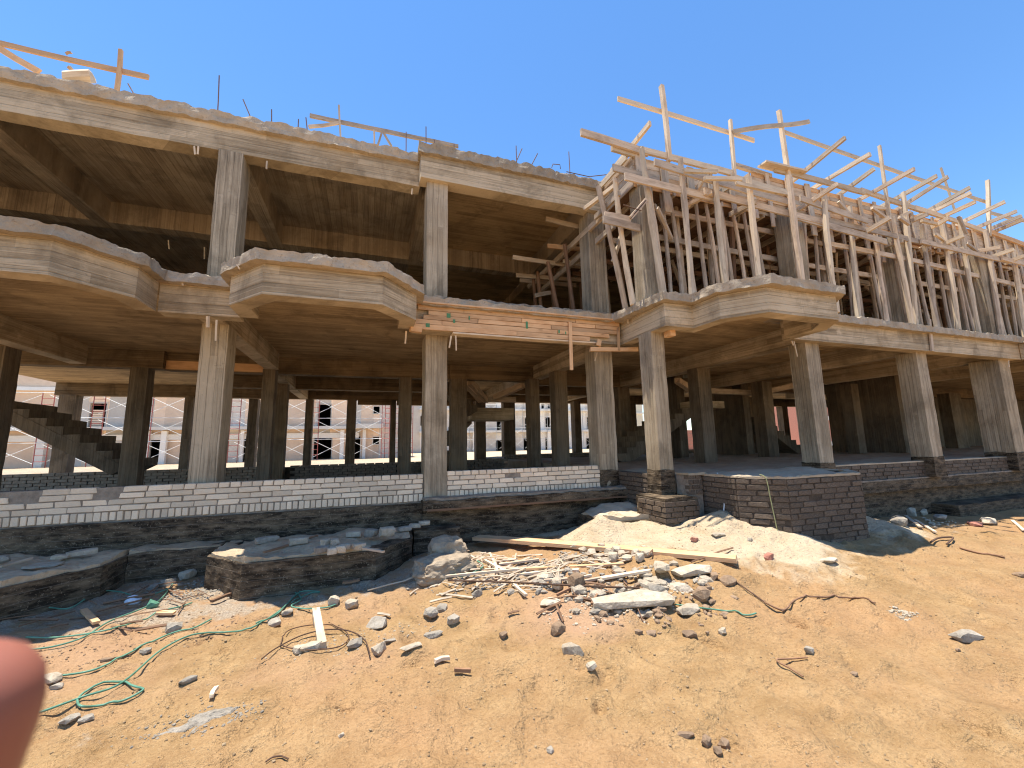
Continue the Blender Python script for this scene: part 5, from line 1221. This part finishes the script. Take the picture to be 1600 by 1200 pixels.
# ---------------------------------------------------------------- planks, sticks, wires and straps
lp = empty('long_plank', (2.764, 4.672, 0.239), 'long pale plank lying across the rubble below the sand mound', 'plank')
timber('board', (1.58, 6.285, 0.225), (3.846, 3.663, 0.314), 0.20, 0.045, 'timber_fresh', lp, 0.006)
STKP = [((1.698, 4.502, 0.23), (2.696, 4.097, 0.28), 0.05, 'timber_fresh', 'reddish slat lying level among the sticks'), ((1.551, 4.558, 0.168), (2.165, 4.138, 0.263), 0.045, 'timber_pale', 'pale slat at the left of the stick pile'), ((2.223, 3.783, 0.27), (2.76, 3.739, 0.297), 0.05, 'timber_pale', 'pale slat pointing at the angular white chunk'), ((2.596, 4.468, 0.262), (2.567, 3.944, 0.263), 0.04, 'timber_pale', 'short pale slat crossing below the long plank'), ((1.538, 4.99, 0.173), (1.986, 4.82, 0.223), 0.04, 'timber', 'grey slat near the left end of the long plank'), ((1.4, 5.156, 0.197), (1.551, 4.558, 0.173), 0.035, 'timber_pale', 'thin pale splinter slanting at far left of the pile'), ((1.459, 4.291, 0.186), (1.485, 3.954, 0.157), 0.03, 'timber_pale', 'short pale splinter in front of the stick pile'), ((0.803, 4.748, 0.185), (1.902, 4.472, 0.236), 0.03, 'timber_pale', 'long thin slat reaching left out of the pile'), ((1.201, 5.53, 0.212), (1.524, 4.897, 0.162), 0.03, 'timber', 'thin slat beside the earth clods'), ((1.997, 3.828, 0.251), (2.602, 3.849, 0.254), 0.035, 'timber', 'brown slat in the middle of the stick pile'), ((1.571, 5.522, 0.177), (1.421, 4.666, 0.179), 0.03, 'timber_pale', 'splinter standing out under the left plank end'), ((1.736, 4.093, 0.221), (2.168, 3.875, 0.28), 0.025, 'timber', 'dark thin stick in front of the stick pile'), ((1.727, 3.774, 0.184), (1.971, 3.781, 0.243), 0.02, 'timber_dark', 'dark twig beside the low whitish slab'), ((1.914, 3.444, 0.187), (2.15, 3.646, 0.234), 0.02, 'timber_dark', 'dark twig at the left end of the big slab'), ((-0.885, 3.321, 0.068), (-0.884, 3.411, 0.073), 0.025, 'timber_pale', 'small white chip of wood at lower left'), ((0.491, 3.18, 0.09), (0.6, 3.201, 0.087), 0.03, 'timber', 'short stick on the middle sand'), ((0.602, 3.025, 0.086), (0.709, 3.006, 0.074), 0.02, 'timber_dark', 'dark twig on the middle sand'), ((-0.218, 5.085, 0.152), (-0.042, 5.075, 0.163), 0.05, 'timber_dark', 'short dark plank under the earth clod'), ((-2.542, 5.361, 0.107), (-2.204, 4.86, 0.126), 0.05, 'timber_fresh', 'orange plank piece at the shadow edge left'), ((-1.819, 4.985, 0.113), (-1.681, 4.978, 0.091), 0.07, 'timber_fresh', 'orange wooden wedge below the foundation gap'), ((-1.431, 5.125, 0.11), (-1.247, 5.378, 0.112), 0.035, 'timber_dark', 'reddish stick at the foot of the strewn foundation'), ((-1.318, 5.321, 0.092), (-1.104, 5.408, 0.104), 0.05, 'timber_fresh', 'brown board end at the foundation corner'), ((9.842, 5.277, 0.093), (8.143, 4.185, 0.201), 0.05, 'timber', 'upper grey slat sliding from the rubble right of pedestal'), ((9.476, 4.945, 0.093), (8.079, 3.989, 0.176), 0.04, 'timber', 'lower grey slat in the rubble right of the pedestal'), ((11.088, 4.339, 0.056), (10.16, 3.867, 0.049), 0.04, 'timber_pale', 'pale stick at the right picture edge')]
for (a, b, w, m, t) in STKP: tag(timber('stick', a, b, w, 0.022, m, None, 0.008), t, 'stick')
def splinters(label, cx, cy, rx, ry, n, mat, seed):
    r = random.Random(seed); mb = MB()
    for _ in range(n):
        x = cx+r.gauss(0, rx); y = cy+r.gauss(0, ry); a = r.gauss(0.1, 0.7); L = r.uniform(0.06, 0.42); w = r.uniform(0.004, 0.012)
        d = Vector((math.cos(a), math.sin(a), 0)); p0 = Vector((x, y, 0))-d*L/2; p1 = p0+d*L
        p0.z = tz(p0.x, p0.y)+0.012+r.random()*0.03; p1.z = tz(p1.x, p1.y)+0.012+r.random()*0.05
        mb.tube([p0, p0.lerp(p1, 0.5)+Vector((0, 0, 0.004)), p1], w, 4)
    tag(mb.build('splinters', mat), label, 'splinters', kind='stuff')
c_ = (1.805, 4.427, 0.199); splinters('pale wood splinters strewn below the long plank', c_[0], c_[1], 0.55, 0.20, 90, 'timber_pale', 31)
c_ = (1.47, 5.034, 0.15); splinters('weathered splinters near the left plank end', c_[0], c_[1], 0.25, 0.22, 50, 'timber', 32)
c_ = (2.337, 3.733, 0.236); splinters('dark twigs strewn around the broken concrete', c_[0], c_[1], 0.6, 0.22, 22, 'timber_dark', 33)
c_ = (-2.05, 5.25, 0.093); splinters('brown twigs in the foundation gap', c_[0], c_[1], 0.5, 0.3, 26, 'timber_dark', 34)
pk = timber('peg', (-0.29, 3.744, 0.087), (-0.412, 4.46, 0.112), 0.06, 0.05, 'timber_pale', None, 0.01); tag(pk, 'white weathered wooden piece lying across the wire ring', 'wood piece')
def wire(name, pts, r, mat, label, cat, flat=False, lift=0.012, sub=6):
    """a strap, rope or wire that follows the ground through its points (Catmull-Rom)"""
    P_ = [Vector(p) for p in pts]; out = []
    for i in range(len(P_)-1):
        p0 = P_[max(0, i-1)]; p1 = P_[i]; p2 = P_[i+1]; p3 = P_[min(len(P_)-1, i+2)]
        for k in range(sub):
            t = k/sub
            q = 0.5*((2*p1)+(p2-p0)*t+(2*p0-5*p1+4*p2-p3)*t*t+(3*p1-p0-3*p2+p3)*t**3)
            q.z = max(q.z, tz(q.x, q.y)+lift) if q.z < 1.2 else q.z
            out.append(q)
    out.append(P_[-1])
    mb = MB()
    mb.tube(out, r, 6)
    o = mb.build(name, mat, None, True)
    return tag(o, label, cat)
GP = 'green_plastic'
wire('strap', [(-1.789, 3.459, 0.089), (-1.647, 3.574, 0.086), (-1.478, 3.633, 0.107), (-1.457, 4.115, 0.092), (-1.318, 4.307, 0.106), (-1.107, 4.36, 0.071), (-0.882, 4.231, 0.121), (-0.729, 4.667, 0.098), (-0.639, 5.208, 0.091), (-0.622, 6.048, 0.097), (-0.68, 6.682, 0.125), (-0.819, 7.007, 0.117)], 0.0065, GP, 'long green plastic strap curling up to the strewn foundation', 'strap')
wire('strap', [(-1.933, 3.914, 0.1), (-1.765, 3.958, 0.091), (-1.66, 4.224, 0.082), (-1.533, 4.448, 0.085), (-1.399, 4.557, 0.071), (-1.321, 4.769, 0.058)], 0.0065, GP, 'green strap running beside the longest strap at left', 'strap')
wire('strap', [(-1.668, 3.565, 0.079), (-1.656, 3.634, 0.093), (-1.56, 3.706, 0.093), (-1.363, 3.562, 0.092), (-1.322, 3.523, 0.085), (-1.404, 3.475, 0.066), (-1.518, 3.45, 0.074), (-1.575, 3.407, 0.109), (-1.668, 3.565, 0.079)], 0.0065, GP, 'coiled loop of dark green strap at lower left', 'strap')
wire('strap', [(-2.518, 4.544, 0.092), (-2.336, 4.562, 0.077), (-2.158, 4.596, 0.107), (-2.128, 4.885, 0.115), (-2.012, 5.157, 0.109), (-1.949, 5.383, 0.113), (-2.004, 5.821, 0.148)], 0.0065, GP, 'pale green strap rising into the foundation gap', 'strap')
wire('strap', [(-3.113, 5.311, 0.186), (-2.936, 5.393, 0.142), (-2.845, 5.435, 0.143), (-2.663, 5.405, 0.125), (-2.668, 5.812, 0.144), (-2.444, 5.734, 0.143), (-2.156, 5.503, 0.126), (-1.971, 5.609, 0.148)], 0.0065, GP, 'green strap in the shade below the left edge foundation', 'strap')
wire('strap', [(-2.623, 4.785, 0.106), (-2.398, 4.747, 0.084), (-2.064, 4.656, 0.116), (-1.89, 4.989, 0.067), (-1.621, 5.219, 0.093)], 0.0065, GP, 'thin green strap crossing the others at left', 'strap')
wire('strap', [(-1.128, 5.515, 0.107), (-0.897, 5.457, 0.095), (-0.68, 5.161, 0.08), (-0.584, 4.804, 0.12), (-0.655, 4.715, 0.1), (-0.525, 4.574, 0.105), (-0.331, 4.583, 0.086), (-0.248, 4.611, 0.093)], 0.0065, GP, 'green strap looping by the pair of white stones', 'strap')
wire('strap', [(-0.665, 4.775, 0.11), (-0.551, 5.001, 0.101), (-0.429, 4.994, 0.111), (-0.619, 5.06, 0.117), (-0.694, 4.785, 0.111), (-0.753, 4.511, 0.101), (-0.86, 4.296, 0.13)], 0.0065, GP, 'short green strap hanging off the looped one', 'strap')
wire('strap', [(0.796, 4.705, 0.171), (0.927, 4.843, 0.182), (1.005, 4.699, 0.18), (1.199, 4.84, 0.166), (1.338, 4.99, 0.179), (1.307, 5.173, 0.195)], 0.009, GP, 'tangled green strap by the left end of the plank', 'strap')
wire('strap', [(2.634, 3.231, 0.159), (2.751, 3.089, 0.165), (2.979, 3.036, 0.125), (3.061, 2.88, 0.133), (3.161, 2.859, 0.141)], 0.0065, GP, 'short green strap on the sand right of the rubble', 'strap')
wire('wire', [(-0.686, 3.671, 0.093), (-0.622, 3.812, 0.094), (-0.464, 3.934, 0.112), (-0.28, 3.987, 0.108), (-0.105, 3.944, 0.088), (0.013, 3.762, 0.079), (0.047, 3.608, 0.072), (0.061, 3.544, 0.041)], 0.005, 'rusty_steel', 'rusty bent wire arching over the white lumps', 'wire')
wire('wire', [(-0.597, 3.86, 0.098), (-0.591, 4.156, 0.083), (-0.403, 4.235, 0.071), (-0.186, 4.068, 0.078), (-0.1, 3.819, 0.089), (-0.165, 3.729, 0.067), (-0.343, 3.693, 0.089), (-0.508, 3.777, 0.092), (-0.597, 3.86, 0.098)], 0.0045, 'rusty_steel', 'rusty wire ring lying on the middle sand', 'wire')
wire('wire', [(0.845, 4.594, 0.186), (1.444, 4.25, 0.193), (1.921, 3.752, 0.25), (2.44, 3.47, 0.248)], 0.009, 'rusty_steel', 'long thin steel bar lying through the stick pile', 'steel bar')
wire('wire', [(3.487, 3.358, 0.211), (3.482, 3.177, 0.162), (3.495, 3.028, 0.112), (3.506, 2.883, 0.097)], 0.007, 'rusty_steel', 'dark cable end right of the rubble', 'cable')
wire('branch', [(3.485, 3.051, 0.12), (3.519, 2.893, 0.104), (3.738, 2.979, 0.111), (3.897, 2.99, 0.13), (4.142, 2.954, 0.11), (4.433, 2.916, 0.075), (4.416, 2.7, 0.105)], 0.008, 'timber_dark', 'thin dry branch on the sand below the pedestal', 'branch')
wire('branch', [(2.994, 2.316, 0.062), (2.939, 2.382, 0.035), (2.746, 2.354, 0.071), (2.749, 2.259, 0.061), (2.756, 2.174, 0.048)], 0.006, 'timber_dark', 'bent twig shaped like a V on the right sand', 'twig')
wire('wire', [(7.229, 3.636, 0.181), (7.491, 3.69, 0.196), (7.722, 3.695, 0.192), (7.787, 3.657, 0.184), (7.355, 3.531, 0.168)], 0.012, 'rusty_steel', 'bent dark wire at the tip of the pedestal shadow', 'wire')
wire('wire', [(-0.442, 2.624, 0.035), (-0.417, 2.641, 0.038), (-0.372, 2.636, 0.037), (-0.333, 2.566, 0.059)], 0.004, 'rusty_steel', 'small wire loop at the bottom edge', 'wire')
wire('wire', [(7.402, 3.425, 0.139), (7.398, 3.245, 0.115), (7.439, 3.036, 0.108)], 0.012, 'timber_dark', 'dark stick in the sand right of the pedestal shadow', 'stick')
tag(wire('cable', [(4.93, 4.90, 1.12), (4.90, 4.82, 1.0), (4.87, 4.75, 0.8), (4.80, 4.72, 0.6)], 0.010, 'pale_pipe', 'x', 'cable'), 'thin grey cable hanging down the left of the pedestal', 'cable')
tag(wire('cable', [(5.02, 4.27, 1.13), (5.06, 4.21, 1.08), (5.08, 4.19, 0.8), (5.10, 4.165, 0.45), (5.10, 4.16, 0.3)], 0.007, 'olive_cable', 'x', 'cable'), 'yellowish green cable hanging down the pedestal front corner', 'cable')
sk = MB()
bag = hull_rock('plastic_bag', (-2.196, 5.45, 0.116), (0.15, 0.12, 0.10), 0.4, 'bag_plastic', 61, None, 0.2, (0.3, 0.2), 60); tag(bag, 'crumpled pale plastic bag under the foundation gap', 'bag')
bag2 = hull_rock('plastic_cup', (-1.954, 5.238, 0.113), (0.11, 0.10, 0.09), 0.9, 'green_plastic', 62, None, 0.6, (0.5, 0.2), 30); tag(bag2, 'crushed green plastic piece right of the pale bag', 'plastic')

# ---------------------------------------------------------------- the photographer's hand at the lens
def hand():
    """right hand below the lens; only the tip of the index finger reaches into the view"""
    C = lambda x, y, d: EYE + rt*(x*d/641.32*1) + up*(y*d/641.32) + fw*d
    d = 0.048
    m = d/641.32
    def at(px, py, dd=d): return EYE + rt*((px-800)*dd/641.32) + up*((600-py)*dd/641.32) + fw*dd
    tip = at(-42, 1026)
    dn = (-up*0.93 - rt*0.25 - fw*0.10).normalized()
    side = (rt*0.9 - up*0.3).normalized()
    chains = [[(tip-dn*0.002, 0.0086), (tip+dn*0.012, 0.0080), (tip+dn*0.024, 0.0080), (tip+dn*0.046, 0.0088), (tip+dn*0.078+fw*-0.012, 0.011)]]
    palm = tip+dn*0.105+fw*-0.03
    verts = []; edges = []; rad = []
    def add(p, r, prev=None):
        verts.append(p); rad.append(r)
        if prev is not None: edges.append((prev, len(verts)-1))
        return len(verts)-1
    root = add(palm, 0.022)
    k1 = add(palm-dn*0.012, 0.018, root)
    a = k1
    for p, r in reversed(chains[0]): a = add(p, r, a)
    w = add(palm+dn*0.045, 0.021, root); w = add(palm+dn*0.08, 0.026, w); w = add(palm+dn*0.16, 0.032, w); add(palm+dn*0.26-fw*0.03, 0.040, w)
    for i in range(1, 4):       # the other fingers, curled round the phone's back
        b0 = palm - rt*(0.019*i) - dn*0.016
        j = add(b0, 0.011, root)
        j = add(b0-dn*0.028-fw*0.006, 0.0088, j); j = add(b0-dn*0.030-fw*0.030, 0.0078, j); add(b0-dn*0.008-fw*0.036, 0.0070, j)
    t0 = palm+rt*0.024+dn*0.01
    j = add(t0, 0.012, root); j = add(t0+rt*0.016-dn*0.022-fw*0.012, 0.0095, j); add(t0+rt*0.016-dn*0.046-fw*0.022, 0.008, j)
    me = bpy.data.meshes.new('person'); me.from_pydata([tuple(v-palm) for v in verts], edges, []); me.update()
    o = link('person', me, 'skin', None, Matrix.Translation(palm))
    sk = o.modifiers.new('skin', 'SKIN'); ss = o.modifiers.new('smooth', 'SUBSURF'); ss.levels = ss.render_levels = 2
    sk.use_smooth_shade = True
    for sv, r in zip(me.skin_vertices[0].data, rad): sv.radius = (r, r)
    me.skin_vertices[0].data[0].use_root = True
    tag(o, 'blurred fingertip of a hand reaching in at the lower left corner', 'hand')
hand()
